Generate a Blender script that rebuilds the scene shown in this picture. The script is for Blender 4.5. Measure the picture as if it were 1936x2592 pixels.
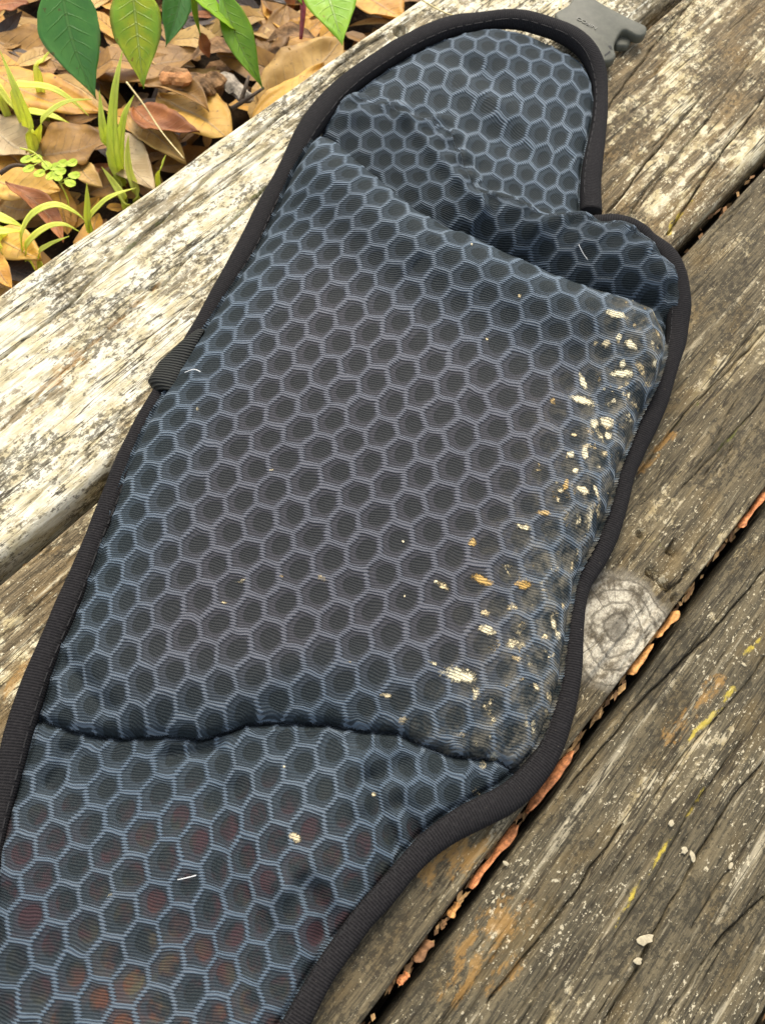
import bpy, math, random
import numpy as np
from mathutils import Vector, Matrix, noise as mnoise

for o in list(bpy.data.objects): bpy.data.objects.remove(o)
scene = bpy.context.scene
COL = scene.collection
rng = np.random.default_rng(7)
random.seed(7)
MM = 0.001

# ------------------------------------------------------------------ camera: phone held about 30 cm above the deck
cd = bpy.data.cameras.new('camera'); cam = bpy.data.objects.new('camera', cd); COL.objects.link(cam)
cd.sensor_fit = 'VERTICAL'; cd.sensor_height = 4.54; cd.sensor_width = 3.39; cd.lens = 3.85
cd.clip_start = 0.01; cd.clip_end = 200
right = Vector((0.65097108, -0.75130272, 0.10853972)); up = Vector((0.66567306, 0.63370794, 0.39407312)); fwd = Vector((0.36485070, 0.18427824, -0.91264752))
cam.matrix_world = Matrix(((right.x, up.x, -fwd.x, 0), (right.y, up.y, -fwd.y, -0.24143559), (right.z, up.z, -fwd.z, 0.30783397), (0, 0, 0, 1)))
cd.dof.use_dof = True; cd.dof.focus_distance = 0.335; cd.dof.aperture_fstop = 2.8
scene.camera = cam

# ------------------------------------------------------------------ sky and sun
SUN_DIR = Vector((0.66, 0.60, 0.98)).normalized()
world = bpy.data.worlds.new('World'); scene.world = world; world.use_nodes = True
wn = world.node_tree.nodes; wl = world.node_tree.links
sky = wn.new('ShaderNodeTexSky'); sky.sky_type = 'NISHITA'; sky.sun_disc = False
sky.sun_elevation = math.asin(SUN_DIR.z); sky.sun_rotation = math.atan2(SUN_DIR.x, SUN_DIR.y)
sky.air_density = 1.0; sky.dust_density = 3.0; sky.ozone_density = 1.0
bg = wn['Background']; bg.inputs['Strength'].default_value = 0.15
hs = wn.new('ShaderNodeHueSaturation'); hs.inputs['Saturation'].default_value = 0.42      # thin bright cloud: a paler sky
wl.new(sky.outputs[0], hs.inputs['Color']); wl.new(hs.outputs[0], bg.inputs['Color'])
sd = bpy.data.lights.new('sun', 'SUN'); sun = bpy.data.objects.new('sun', sd); COL.objects.link(sun)
sd.energy = 1.5; sd.angle = math.radians(28); sd.color = (1.0, 0.91, 0.74)
sun.rotation_euler = SUN_DIR.to_track_quat('Z', 'Y').to_euler()
scene.view_settings.view_transform = 'Standard'; scene.view_settings.look = 'None'
scene.view_settings.exposure = 1.22; scene.view_settings.gamma = 1.0
scene.view_settings.use_curve_mapping = False
# ------------------------------------------------------------------ material helpers
class G:
    """tiny node-graph helper"""
    def __init__(s, name):
        s.m = bpy.data.materials.new(name); s.m.use_nodes = True
        s.nt = s.m.node_tree; s.bsdf = s.nt.nodes['Principled BSDF']; s.out = s.nt.nodes['Material Output']
    def put(s, sock, v):
        if isinstance(v, bpy.types.NodeSocket): s.nt.links.new(v, sock)
        elif v is not None:
            try: sock.default_value = v
            except Exception: sock.default_value = (*v, 1.0) if len(v) == 3 else v[:3]
    def node(s, t, **kw):
        n = s.nt.nodes.new(t)
        for k, v in kw.items(): setattr(n, k, v)
        return n
    def math(s, op, a, b=None, c=None, clamp=False):
        n = s.node('ShaderNodeMath', operation=op, use_clamp=clamp)
        for k, v in enumerate((a, b, c)):
            if v is not None: s.put(n.inputs[k], v)
        return n.outputs[0]
    def vmath(s, op, a, b=None):
        n = s.node('ShaderNodeVectorMath', operation=op)
        s.put(n.inputs[0], a)
        if op == 'SCALE': n.inputs['Scale'].default_value = 1.0
        if b is not None: s.put(n.inputs[1], b)
        return n.outputs['Value'] if op in ('LENGTH', 'DOT_PRODUCT', 'DISTANCE') else n.outputs[0]
    def noise(s, vec, scale=1.0, detail=4.0, rough=0.55, dist=0.0, out=0):
        n = s.node('ShaderNodeTexNoise')
        s.put(n.inputs['Vector'], vec); n.inputs['Scale'].default_value = scale; n.inputs['Detail'].default_value = detail
        n.inputs['Roughness'].default_value = rough; n.inputs['Distortion'].default_value = dist
        return n.outputs[out]
    def ramp(s, v, a, b, lo=0.0, hi=1.0, smooth=True):
        n = s.node('ShaderNodeMapRange', interpolation_type='SMOOTHSTEP' if smooth else 'LINEAR')
        s.put(n.inputs[0], v); s.put(n.inputs[1], a); s.put(n.inputs[2], b); s.put(n.inputs[3], lo); s.put(n.inputs[4], hi)
        return n.outputs[0]
    def mix(s, f, a, b):
        n = s.node('ShaderNodeMix', data_type='RGBA')
        s.put(n.inputs[0], f); s.put(n.inputs[6], a); s.put(n.inputs[7], b)
        return n.outputs[2]
    def scale(s, vec, v3, off=(0, 0, 0)):
        n = s.node('ShaderNodeMapping'); s.put(n.inputs[0], vec)
        n.inputs['Scale'].default_value = v3; n.inputs['Location'].default_value = off
        return n.outputs[0]
    def obj(s):
        return s.node('ShaderNodeTexCoord').outputs['Object']
    def attr(s, name, out='Color'):
        return s.node('ShaderNodeAttribute', attribute_name=name).outputs[out]
    def sep(s, v):
        n = s.node('ShaderNodeSeparateXYZ'); s.put(n.inputs[0], v); return n.outputs[0], n.outputs[1], n.outputs[2]
    def comb(s, x, y, z=0.0):
        n = s.node('ShaderNodeCombineXYZ')
        for k, v in enumerate((x, y, z)): s.put(n.inputs[k], v)
        return n.outputs[0]
    def bump(s, h, dist, strength=1.0, prev=None):
        n = s.node('ShaderNodeBump'); s.put(n.inputs['Height'], h); n.inputs['Distance'].default_value = dist
        n.inputs['Strength'].default_value = strength
        if prev is not None: s.put(n.inputs['Normal'], prev)
        return n.outputs[0]
    def done(s, col, rough=0.8, normal=None, spec=0.3, **kw):
        s.put(s.bsdf.inputs['Base Color'], col); s.put(s.bsdf.inputs['Roughness'], rough)
        s.bsdf.inputs['Specular IOR Level'].default_value = spec
        if normal is not None: s.put(s.bsdf.inputs['Normal'], normal)
        for k, v in kw.items(): s.put(s.bsdf.inputs[k.replace('_', ' ')], v)
        return s.m

def wood(name, seed, dark, mid, pale, cover, speck=0.5, knot=None):
    g = G(name)
    P = g.scale(g.obj(), (1000, 1000, 1000), (seed * 131.7, seed * 57.3, 0))
    streak = g.noise(g.scale(P, (0.014, 0.22, 0.22)), detail=4, rough=0.62)
    fine = g.noise(g.scale(P, (0.09, 1.5, 1.0)), detail=4, rough=0.65)
    blotch = g.noise(g.scale(P, (0.016, 0.032, 0.02)), detail=3, rough=0.6)
    crust = g.noise(g.scale(P, (0.135, 0.21, 0.3)), detail=7, rough=0.76)
    micro = g.noise(g.scale(P, (0.42, 0.62, 1.0)), detail=4, rough=0.72)
    body = g.mix(g.ramp(fine, 0.34, 0.66), dark, mid)
    body = g.mix(g.ramp(streak, 0.46, 0.66, 0.0, 0.6), body, (mid[0] * 1.5, mid[1] * 1.46, mid[2] * 1.38))
    warm = g.ramp(g.noise(g.scale(P, (0.03, 0.07, 0.1), (9, 3, 1)), detail=4), 0.48, 0.70)
    body = g.mix(g.math('MULTIPLY', warm, 0.42), body, (mid[0] * 1.2, mid[1] * 0.98, mid[2] * 0.60))
    off = 0.5 - 0.62 * (cover - 0.5)
    s = g.math('ADD', crust, g.math('MULTIPLY', g.math('SUBTRACT', blotch, 0.5), 0.75))
    s = g.math('ADD', s, g.math('MULTIPLY', g.math('SUBTRACT', streak, 0.5), 0.40))
    hard = g.ramp(s, off - 0.015, off + 0.045)
    wash = g.ramp(g.math('ADD', g.math('MULTIPLY', blotch, 0.6), g.math('MULTIPLY', streak, 0.4)), off - 0.09, off + 0.14)
    tint = g.noise(g.scale(P, (0.10, 0.2, 0.2), (4, 8, 0)), detail=4)
    pal = g.mix(g.ramp(tint, 0.36, 0.64), pale, (pale[0] * 0.66, pale[1] * 0.60, pale[2] * 0.46))
    pal = g.mix(g.ramp(fine, 0.30, 0.60, 0.45, 0.0), pal, (pale[0] * 0.45, pale[1] * 0.40, pale[2] * 0.30))
    col = g.mix(g.math('MULTIPLY', wash, 0.42), body, pal)
    col = g.mix(g.math('MULTIPLY', hard, 0.92), col, pal)
    # bleached bare fibres in long streaks
    fib = g.noise(g.scale(P, (0.010, 0.13, 0.1), (2, 61, 0)), detail=5, rough=0.66)
    fib = g.math('MULTIPLY', g.ramp(fib, 0.575, 0.66), g.ramp(fine, 0.30, 0.50))
    col = g.mix(g.math('MULTIPLY', fib, 0.30 + 0.5 * cover), col, tuple(min(0.86, v * 1.22) for v in pale))
    # pale lichen flecks and black mould specks, both irregular
    zone = g.ramp(g.noise(g.scale(P, (0.022, 0.035, 0.04), (1, 17, 2)), detail=3), 0.36, 0.62)
    fl = g.math('ADD', micro, g.math('MULTIPLY', g.math('SUBTRACT', zone, 0.5), 0.12 * speck))
    fleck = g.ramp(fl, 0.70 - 0.08 * speck, 0.745 - 0.08 * speck)
    col = g.mix(g.math('MULTIPLY', fleck, 0.85), col, tuple(min(0.8, v * 1.12) for v in pale))
    mould = g.noise(g.scale(P, (0.30, 0.45, 0.4), (31, 7, 2)), detail=6, rough=0.78)
    mould = g.ramp(g.math('ADD', mould, g.math('MULTIPLY', g.math('SUBTRACT', zone, 0.5), -0.16)), 0.535, 0.60)
    col = g.mix(g.math('MULTIPLY', mould, 0.80), col, (dark[0] * 0.95, dark[1] * 0.95, dark[2] * 0.95))
    hole = g.ramp(micro, 0.30, 0.36, 0.7, 0.0)
    col = g.mix(hole, col, (dark[0] * 0.6, dark[1] * 0.6, dark[2] * 0.6))
    # thin dark fissure lines running with the grain, and fine pale dots
    fis = g.math('ABSOLUTE', g.math('SUBTRACT', g.noise(g.scale(P, (0.0075, 0.17, 0.1), (13, 2, 0)), detail=3, rough=0.5), 0.5))
    fis = g.math('MULTIPLY', g.ramp(fis, 0.004, 0.013, 1.0, 0.0), g.ramp(blotch, 0.36, 0.52))
    col = g.mix(g.math('MULTIPLY', fis, 0.85), col, (0.026, 0.020, 0.012))
    dots = g.ramp(g.noise(g.scale(P, (0.95, 1.15, 1.0), (3, 9, 1)), detail=3, rough=0.7), 0.645, 0.70)
    col = g.mix(g.math('MULTIPLY', dots, 0.75 * speck), col, tuple(min(0.8, v * 1.15) for v in pale))
    if knot:
        kx, ky = knot
        v = g.vmath('SUBTRACT', g.scale(g.obj(), (1000, 1000, 1000)), (kx, ky, 0))
        vx, vy, _ = g.sep(v)
        v2 = g.comb(g.math('MULTIPLY', vx, 0.92), vy, 0.0)
        wob = g.noise(g.scale(v2, (0.07, 0.07, 0.07)), detail=3)
        r = g.math('ADD', g.vmath('LENGTH', v2), g.math('MULTIPLY', g.math('SUBTRACT', wob, 0.5), 9.0))
        an = g.math('ARCTAN2', vy, vx)
        cdir = g.comb(g.math('COSINE', an), g.math('SINE', an), 0.0)
        kp = g.noise(g.scale(v2, (0.085, 0.085, 0.1), (3.4, 1.2, 0)), detail=8, rough=0.74)
        kc = g.mix(g.ramp(kp, 0.38, 0.56), (0.105, 0.085, 0.056), (0.54, 0.485, 0.37))
        grit = g.ramp(g.noise(g.scale(v2, (0.9, 0.9, 0.9)), detail=5, rough=0.75), 0.36, 0.56, 0.55, 0.0)
        kc = g.mix(grit, kc, (0.075, 0.062, 0.043))
        ringw = g.math('SINE', g.math('ADD', g.math('MULTIPLY', r, 1.25), g.math('MULTIPLY', kp, 4.0)))
        kc = g.mix(g.ramp(ringw, 0.70, 0.97, 0.0, 0.62), kc, (0.06, 0.05, 0.035))
        spoke = g.noise(g.vmath('ADD', g.vmath('SCALE', cdir, None), (5, 5, 0)), scale=7.0, detail=3, rough=0.7)
        kc = g.mix(g.math('MULTIPLY', g.ramp(spoke, 0.40, 0.34), g.ramp(r, 3.0, 12.0, 0.1, 0.7)), kc, (0.05, 0.04, 0.03))
        core = g.ramp(g.math('ADD', r, g.math('MULTIPLY', kp, 10.0)), 6.0, 13.0, 0.8, 0.0)
        kc = g.mix(core, kc, (0.055, 0.045, 0.032))
        edge_r = g.math('ADD', r, g.math('MULTIPLY', kp, 8.0))
        rim_l = g.math('MULTIPLY', g.ramp(edge_r, 22.0, 24.5), g.ramp(edge_r, 27.5, 25.0))
        col = g.mix(g.ramp(edge_r, 22.0, 28.0, 0.92, 0.0), col, kc)
        col = g.mix(g.math('MULTIPLY', rim_l, 0.35), col, (0.055, 0.044, 0.03))
    st = g.attr('stain')
    m, y, ru = g.sep(st)
    jag = g.noise(g.scale(P, (0.45, 0.8, 0.6), (5, 5, 5)), detail=6, rough=0.7)
    for ch, c, lo in ((ru, (0.34, 0.185, 0.05), 0.62), (m, (0.10, 0.115, 0.012), 0.72), (y, (0.62, 0.47, 0.05), 0.66)):
        k = g.ramp(g.math('ADD', g.math('MULTIPLY', ch, 0.45), g.math('MULTIPLY', jag, 0.75)), lo - 0.08, lo + 0.10)
        col = g.mix(g.math('MULTIPLY', k, g.ramp(ch, 0.03, 0.6, 0, 0.58)), col, c)
    h = g.math('ADD', g.math('MULTIPLY', fine, 0.7), g.math('MULTIPLY', micro, 0.9))
    return g.done(col, 0.86, g.bump(h, 0.0011, 0.9), 0.2)

def fabric_mat():
    g = G('hexagon_mesh_fabric')
    uv = g.node('ShaderNodeUVMap', uv_map='hex').outputs[0]
    x, y, _ = g.sep(uv)
    r3 = math.sqrt(3)
    ax = g.math('SUBTRACT', g.math('FLOORED_MODULO', g.math('ADD', x, r3 / 2), r3), r3 / 2)
    ay = g.math('SUBTRACT', g.math('FLOORED_MODULO', g.math('ADD', y, 0.5), 1.0), 0.5)
    bx = g.math('SUBTRACT', g.math('FLOORED_MODULO', x, r3), r3 / 2)
    by = g.math('SUBTRACT', g.math('FLOORED_MODULO', y, 1.0), 0.5)
    la = g.math('ADD', g.math('MULTIPLY', ax, ax), g.math('MULTIPLY', ay, ay))
    lb = g.math('ADD', g.math('MULTIPLY', bx, bx), g.math('MULTIPLY', by, by))
    sel = g.math('LESS_THAN', la, lb); inv = g.math('SUBTRACT', 1.0, sel)
    qx = g.math('ADD', g.math('MULTIPLY', ax, sel), g.math('MULTIPLY', bx, inv))
    qy = g.math('ADD', g.math('MULTIPLY', ay, sel), g.math('MULTIPLY', by, inv))
    A = g.math('ABSOLUTE', qy)
    u1 = g.math('MULTIPLY', qx, 0.8660254); u2 = g.math('MULTIPLY', qy, 0.5)
    B = g.math('MAXIMUM', g.math('ABSOLUTE', g.math('ADD', u1, u2)), g.math('ABSOLUTE', g.math('SUBTRACT', u1, u2)))
    m = g.math('MAXIMUM', g.math('MULTIPLY', A, 1.015), B)
    # threads run along x; 15 to a cell
    wobble = g.noise(g.scale(uv, (1.6, 1.6, 1)), detail=2)
    thr = g.math('SINE', g.math('ADD', g.math('MULTIPLY', y, 2 * math.pi * 13.0), g.math('MULTIPLY', wobble, 5.0)))
    grainy = g.noise(g.scale(uv, (22, 22, 1)), detail=2)
    mm = g.math('ADD', m, g.math('MULTIPLY', thr, 0.034))
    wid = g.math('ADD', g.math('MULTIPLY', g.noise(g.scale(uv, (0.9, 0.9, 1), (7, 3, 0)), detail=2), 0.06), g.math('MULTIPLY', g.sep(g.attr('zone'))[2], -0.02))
    ridge = g.ramp(g.math('SUBTRACT', mm, wid), 0.380, 0.430)
    disc_r = g.math('POWER', g.math('ADD', g.math('POWER', g.math('SUBTRACT', qx, 0.085), 2.0), g.math('POWER', g.math('SUBTRACT', qy, 0.035), 2.0)), 0.5)
    disc = g.ramp(g.math('ADD', disc_r, g.math('MULTIPLY', grainy, 0.05)), 0.28, 0.35, 1.0, 0.0)
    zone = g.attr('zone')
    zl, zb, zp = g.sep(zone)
    cell = g.comb(g.math('SUBTRACT', x, qx), g.math('SUBTRACT', y, qy))
    wnz = g.node('ShaderNodeTexWhiteNoise', noise_dimensions='2D'); g.put(wnz.inputs['Vector'], g.vmath('SNAP', cell, (0.25, 0.25, 1.0)))
    rnd = wnz.outputs['Value']
    inner = g.mix(g.ramp(grainy, 0.35, 0.65), (0.0120, 0.0170, 0.0195), (0.0235, 0.0300, 0.0320))
    # things seen dimly through the lower mesh pocket
    under = g.noise(g.scale(uv, (0.75, 0.75, 1), (2.0, 7.0, 0)), detail=4, rough=0.65, out=1)
    ur, ug, ub = g.sep(under)
    mar = g.mix(g.ramp(ug, 0.45, 0.62), (0.042, 0.024, 0.027), (0.032, 0.035, 0.030))
    ora = g.mix(g.ramp(ub, 0.42, 0.60), (0.088, 0.040, 0.026), (0.066, 0.062, 0.040))
    inner = g.mix(g.math('MULTIPLY', zl, g.ramp(ur, 0.40, 0.60)), inner, mar)
    inner = g.mix(g.math('MULTIPLY', zb, g.ramp(ur, 0.46, 0.60)), inner, ora)
    inner = g.mix(g.math('MULTIPLY', zp, 0.6), inner, (0.0290, 0.0272, 0.0272))  # greyer pad middle: sun against blue sky light, painted into the cell colour
    rim = g.mix(g.ramp(grainy, 0.3, 0.7), (0.027, 0.037, 0.046), (0.040, 0.052, 0.061))
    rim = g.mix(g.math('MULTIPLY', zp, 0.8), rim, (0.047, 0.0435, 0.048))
    rim = g.mix(g.math('MULTIPLY', zl, 0.4), rim, inner)
    thr01 = g.ramp(thr, -0.9, 0.7)
    cellc = g.mix(disc, rim, inner)
    cellc = g.mix(g.math('MULTIPLY', g.math('SUBTRACT', 1.0, thr01), 0.45), cellc, (0.012, 0.013, 0.013))
    rc = g.mix(g.ramp(g.noise(g.scale(uv, (0.22, 0.22, 1), (1, 1, 0)), detail=2), 0.4, 0.62), (0.062, 0.090, 0.118), (0.076, 0.101, 0.124))
    rc = g.mix(g.math('MULTIPLY', zp, 0.85), rc, (0.069, 0.064, 0.073))  # same painted light: ridges stay sky-blue at the pad top, greyer mid-pad
    rc = g.mix(g.math('MULTIPLY', g.math('SUBTRACT', 1.0, thr01), 0.62), rc, (0.040, 0.046, 0.055))
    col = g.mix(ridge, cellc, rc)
    mud = g.attr('mud'); ms, mt, md = g.sep(mud)
    P = g.scale(g.obj(), (1000, 1000, 1000))
    jag = g.noise(g.scale(P, (0.55, 0.55, 0.55)), detail=6, rough=0.8)
    mk = g.ramp(g.math('ADD', g.math('MULTIPLY', ms, 0.50), g.math('MULTIPLY', jag, 1.3)), 0.86, 1.04)
    mk = g.math('MULTIPLY', mk, g.ramp(ms, 0.02, 0.2))
    mcol = g.mix(mt, (0.66, 0.58, 0.38), (0.42, 0.26, 0.075))
    mk = g.math('MULTIPLY', mk, g.ramp(thr, -1.0, 0.2, 0.72, 1.0))
    dust = g.math('MULTIPLY', md, g.ramp(g.noise(g.scale(P, (0.17, 0.17, 0.17), (4, 4, 4)), detail=7, rough=0.74), 0.40, 0.68))
    col = g.mix(g.math('MULTIPLY', dust, 0.42), col, (0.29, 0.25, 0.175))
    col = g.mix(mk, col, mcol)
    h = g.math('ADD', g.math('MULTIPLY', thr, g.ramp(ridge, 0, 1, 0.22, 0.42)), g.math('ADD', g.math('MULTIPLY', ridge, 0.9), g.math('MULTIPLY', disc, -0.30)))
    h = g.math('ADD', h, g.math('MULTIPLY', mk, 1.2))
    nrm = g.bump(h, 0.00035, 1.0)
    return g.done(col, g.mix(mk, (0.62,) * 3, (0.95,) * 3), nrm, 0.35, Specular_IOR_Level=g.ramp(ridge, 0, 1, 0.07, 0.28), Sheen_Weight=g.math('MULTIPLY', ridge, 0.35), Sheen_Roughness=0.4, Sheen_Tint=(0.8, 0.92, 1.0, 1.0))

def binding_mat():
    g = G('black_twill_binding')
    uv = g.node('ShaderNodeUVMap', uv_map='run').outputs[0]
    x, y, _ = g.sep(uv)
    t = g.math('SINE', g.math('ADD', g.math('MULTIPLY', x, 2 * math.pi / 0.95), g.math('MULTIPLY', y, 3.0)))
    n = g.noise(g.scale(g.obj(), (900, 900, 900)), detail=4)
    col = g.mix(g.ramp(t, -0.8, 0.8), (0.0075, 0.0070, 0.0073), (0.0160, 0.0146, 0.0150))
    col = g.mix(g.ramp(n, 0.45, 0.75, 0, 0.5), col, (0.026, 0.024, 0.0235))
    dst = g.ramp(g.noise(g.scale(g.obj(), (700, 700, 700), (3, 2, 1)), detail=6, rough=0.75), 0.66, 0.72)
    col = g.mix(g.math('MULTIPLY', dst, g.math('MULTIPLY', g.attr('dust', 'Fac'), 0.75)), col, (0.36, 0.31, 0.22))
    return g.done(col, 0.88, g.bump(g.math('ADD', t, n), 0.00010, 0.55), 0.10)

def plain(name, c, rough=0.7, var=0.25, scale=150, bump=0.0, spec=0.3, **kw):
    g = G(name)
    n = g.noise(g.scale(g.obj(), (scale,) * 3), detail=5, rough=0.62)
    col = g.mix(g.ramp(n, 0.3, 0.7), tuple(v * (1 - var) for v in c), tuple(min(1, v * (1 + var)) for v in c))
    nr = g.bump(n, bump, 1.0) if bump else None
    return g.done(col, rough, nr, spec, **kw)

def leaf_mat(name, c1, c2, vein, rough=0.55, spec=0.4, trans=0.25, spots=None, veins=0.35, mottling=0.5, sat=None):
    g = G(name)
    uv = g.node('ShaderNodeUVMap', uv_map='leaf').outputs[0]
    s, t, _ = g.sep(uv)
    at = g.math('ABSOLUTE', t)
    tx = g.obj()
    n = g.noise(g.scale(tx, (70, 70, 70)), detail=5, rough=0.65)
    col = g.mix(g.ramp(n, 0.5 - mottling * 0.3, 0.5 + mottling * 0.3), c1, c2)
    sv = g.math('SINE', g.math('ADD', g.math('MULTIPLY', g.math('SUBTRACT', s, g.math('MULTIPLY', at, 0.16)), 62.0), g.math('MULTIPLY', n, 4.0)))
    svm = g.math('MULTIPLY', g.ramp(sv, 0.86, 1.0), g.ramp(at, 0.85, 0.3))
    mid = g.ramp(at, 0.025, 0.075, 1.0, 0.0)
    col = g.mix(g.math('MULTIPLY', svm, veins), col, vein)
    col = g.mix(g.math('MULTIPLY', mid, 0.75), col, vein)
    if spots:
        sp = g.ramp(g.noise(g.scale(tx, (260, 260, 260), (2, 2, 2)), detail=3, rough=0.6), 0.66, 0.72)
        col = g.mix(g.math('MULTIPLY', sp, 0.8), col, spots)
        edge = g.math('MULTIPLY', g.ramp(at, 0.8, 1.0), g.ramp(n, 0.45, 0.65))
        col = g.mix(g.math('MULTIPLY', edge, 0.5), col, spots)
    h = g.math('SUBTRACT', g.math('MULTIPLY', n, 0.8), g.math('ADD', g.math('MULTIPLY', mid, 0.6), g.math('MULTIPLY', svm, 0.35)))
    nr = g.bump(h, 0.0008, 0.9)
    g.done(col, rough, nr, spec)
    if trans:
        tr = g.node('ShaderNodeBsdfTranslucent'); g.put(tr.inputs['Color'], col); g.put(tr.inputs['Normal'], nr)
        mx = g.node('ShaderNodeMixShader'); mx.inputs[0].default_value = trans
        g.nt.links.new(g.bsdf.outputs[0], mx.inputs[1]); g.nt.links.new(tr.outputs[0], mx.inputs[2])
        g.nt.links.new(mx.outputs[0], g.out.inputs['Surface'])
    return g.m

def soil_mat():
    g = G('mulch_soil')
    P = g.scale(g.obj(), (1000, 1000, 1000))
    a = g.noise(g.scale(P, (0.06, 0.06, 0.06)), detail=8, rough=0.7)
    b = g.noise(g.scale(P, (0.4, 0.4, 0.4)), detail=5, rough=0.7)
    col = g.mix(g.ramp(a, 0.35, 0.65), (0.018, 0.013, 0.009), (0.075, 0.048, 0.026))
    col = g.mix(g.ramp(b, 0.58, 0.7), col, (0.14, 0.09, 0.05))
    return g.done(col, 0.95, g.bump(g.math('ADD', a, g.math('MULTIPLY', b, 0.4)), 0.012, 1.0), 0.1)
# ------------------------------------------------------------------ mesh helpers (millimetres in, metres out)
def link(name, V, F, mat, parent=None, smooth=True, origin=None):
    me = bpy.data.meshes.new(name)
    V = np.asarray(V, float) * MM
    if origin is not None: V = V - np.asarray(origin, float) * MM
    if isinstance(F, np.ndarray):
        me.vertices.add(len(V)); me.vertices.foreach_set('co', V.astype(np.float32).ravel())
        k = F.shape[1]
        me.loops.add(F.size); me.loops.foreach_set('vertex_index', F.astype(np.int32).ravel())
        me.polygons.add(len(F)); me.polygons.foreach_set('loop_start', np.arange(0, F.size, k, dtype=np.int32))
        me.update(calc_edges=True)
    else:
        me.from_pydata([tuple(v) for v in V], [], [tuple(f) for f in F]); me.update()
    me.validate()
    if smooth: me.polygons.foreach_set('use_smooth', [True] * len(me.polygons))
    if mat: me.materials.append(mat)
    o = bpy.data.objects.new(name, me); COL.objects.link(o)
    if origin is not None: o.location = [v * MM for v in origin]
    if parent is not None:
        o.parent = parent
        o.location = Vector(o.location) - parent.location if origin is not None else -parent.location
    return o

def tag(o, label=None, cat=None, group=None, kind=None):
    for k, v in (('label', label), ('category', cat), ('group', group), ('kind', kind)):
        if v: o[k] = v
    return o

def empty(name, loc, label, cat, group=None):
    o = bpy.data.objects.new(name, None); COL.objects.link(o); o.empty_display_size = 0.02
    o.location = [v * MM for v in loc]
    return tag(o, label, cat, group)

def uvmap(o, name, per_vert):
    me = o.data
    idx = np.empty(len(me.loops), np.int32); me.loops.foreach_get('vertex_index', idx)
    u = me.uv_layers.new(name=name)
    u.data.foreach_set('uv', np.asarray(per_vert, np.float32)[idx].ravel())

def vattr(o, name, rgb):
    rgb = np.asarray(rgb, np.float32)
    a = o.data.attributes.new(name, 'FLOAT_COLOR', 'POINT')
    a.data.foreach_set('color', np.c_[rgb, np.ones(len(rgb), np.float32)].astype(np.float32).ravel())

def vnoise(X, Y, seed, oct=1):
    """smooth value noise on arrays"""
    X, Y = np.broadcast_arrays(np.asarray(X, float), np.asarray(Y, float)); out = np.zeros(X.shape); amp = 1.0; tot = 0
    for k in range(oct):
        r = np.random.default_rng(seed + k * 17); T = r.random((64, 64))
        x = np.asarray(X) * 2 ** k; y = np.asarray(Y) * 2 ** k
        xi = np.floor(x).astype(int); yi = np.floor(y).astype(int); fx = x - xi; fy = y - yi
        fx = fx * fx * (3 - 2 * fx); fy = fy * fy * (3 - 2 * fy)
        g = lambda a, b: T[a % 64, b % 64]
        v = g(xi, yi) * (1 - fx) * (1 - fy) + g(xi + 1, yi) * fx * (1 - fy) + g(xi, yi + 1) * (1 - fx) * fy + g(xi + 1, yi + 1) * fx * fy
        out += amp * (v - 0.5) * 2; tot += amp; amp *= 0.5
    return out / tot

def grid_faces(n, m, off=0):
    i = np.arange(n - 1)[:, None]; j = np.arange(m - 1)[None, :]
    a = (i * m + j).ravel() + off
    return np.stack([a, a + 1, a + m + 1, a + m], 1)

def spline(P, n):
    """Catmull-Rom through P, n samples"""
    P = np.asarray(P, float)
    if len(P) == 2: return P[0] + (P[1] - P[0]) * np.linspace(0, 1, n)[:, None]
    Q = np.r_[[2 * P[0] - P[1]], P, [2 * P[-1] - P[-2]]]
    out = []
    for t in np.linspace(0, len(P) - 1 - 1e-6, n):
        k = int(t); f = t - k; a, b, c, d = Q[k], Q[k + 1], Q[k + 2], Q[k + 3]
        out.append(0.5 * (2 * b + (c - a) * f + (2 * a - 5 * b + 4 * c - d) * f * f + (3 * b - a - 3 * c + d) * f ** 3))
    return np.array(out)

def frames(P):
    T = np.gradient(P, axis=0); T /= np.linalg.norm(T, axis=1)[:, None] + 1e-12
    Z = np.array([0, 0, 1.0]); S = np.cross(T, Z); S /= np.linalg.norm(S, axis=1)[:, None] + 1e-9
    N = np.cross(S, T)
    return T, S, N

def sweep(P, half_w, half_h, seg=12, power=1.0, cap=True):
    """tube of elliptical section; returns V, F(list of quads array), (run, around)"""
    P = np.asarray(P, float); T, S, N = frames(P)
    a = np.linspace(0, 2 * math.pi, seg, endpoint=False)
    ca = np.sign(np.cos(a)) * np.abs(np.cos(a)) ** power; sa = np.sign(np.sin(a)) * np.abs(np.sin(a)) ** power
    hw = np.broadcast_to(half_w, (len(P),)); hh = np.broadcast_to(half_h, (len(P),))
    V = P[:, None] + S[:, None] * (ca[None, :, None] * hw[:, None, None]) + N[:, None] * (sa[None, :, None] * hh[:, None, None])
    n = len(P); i = np.arange(n - 1)[:, None]; j = np.arange(seg)[None]
    A = (i * seg + j).ravel(); B = (i * seg + (j + 1) % seg).ravel()
    F = np.stack([A, B, B + seg, A + seg], 1)
    F = [tuple(f) for f in F.tolist()]
    if cap: F += [tuple(range(seg))[::-1], tuple(range((n - 1) * seg, n * seg))]
    run = np.r_[0, np.cumsum(np.linalg.norm(np.diff(P, axis=0), axis=1))]
    uv = np.stack([np.repeat(run, seg), np.tile(np.linspace(0, 1, seg), n)], 1)
    return V.reshape(-1, 3), F, uv

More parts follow.
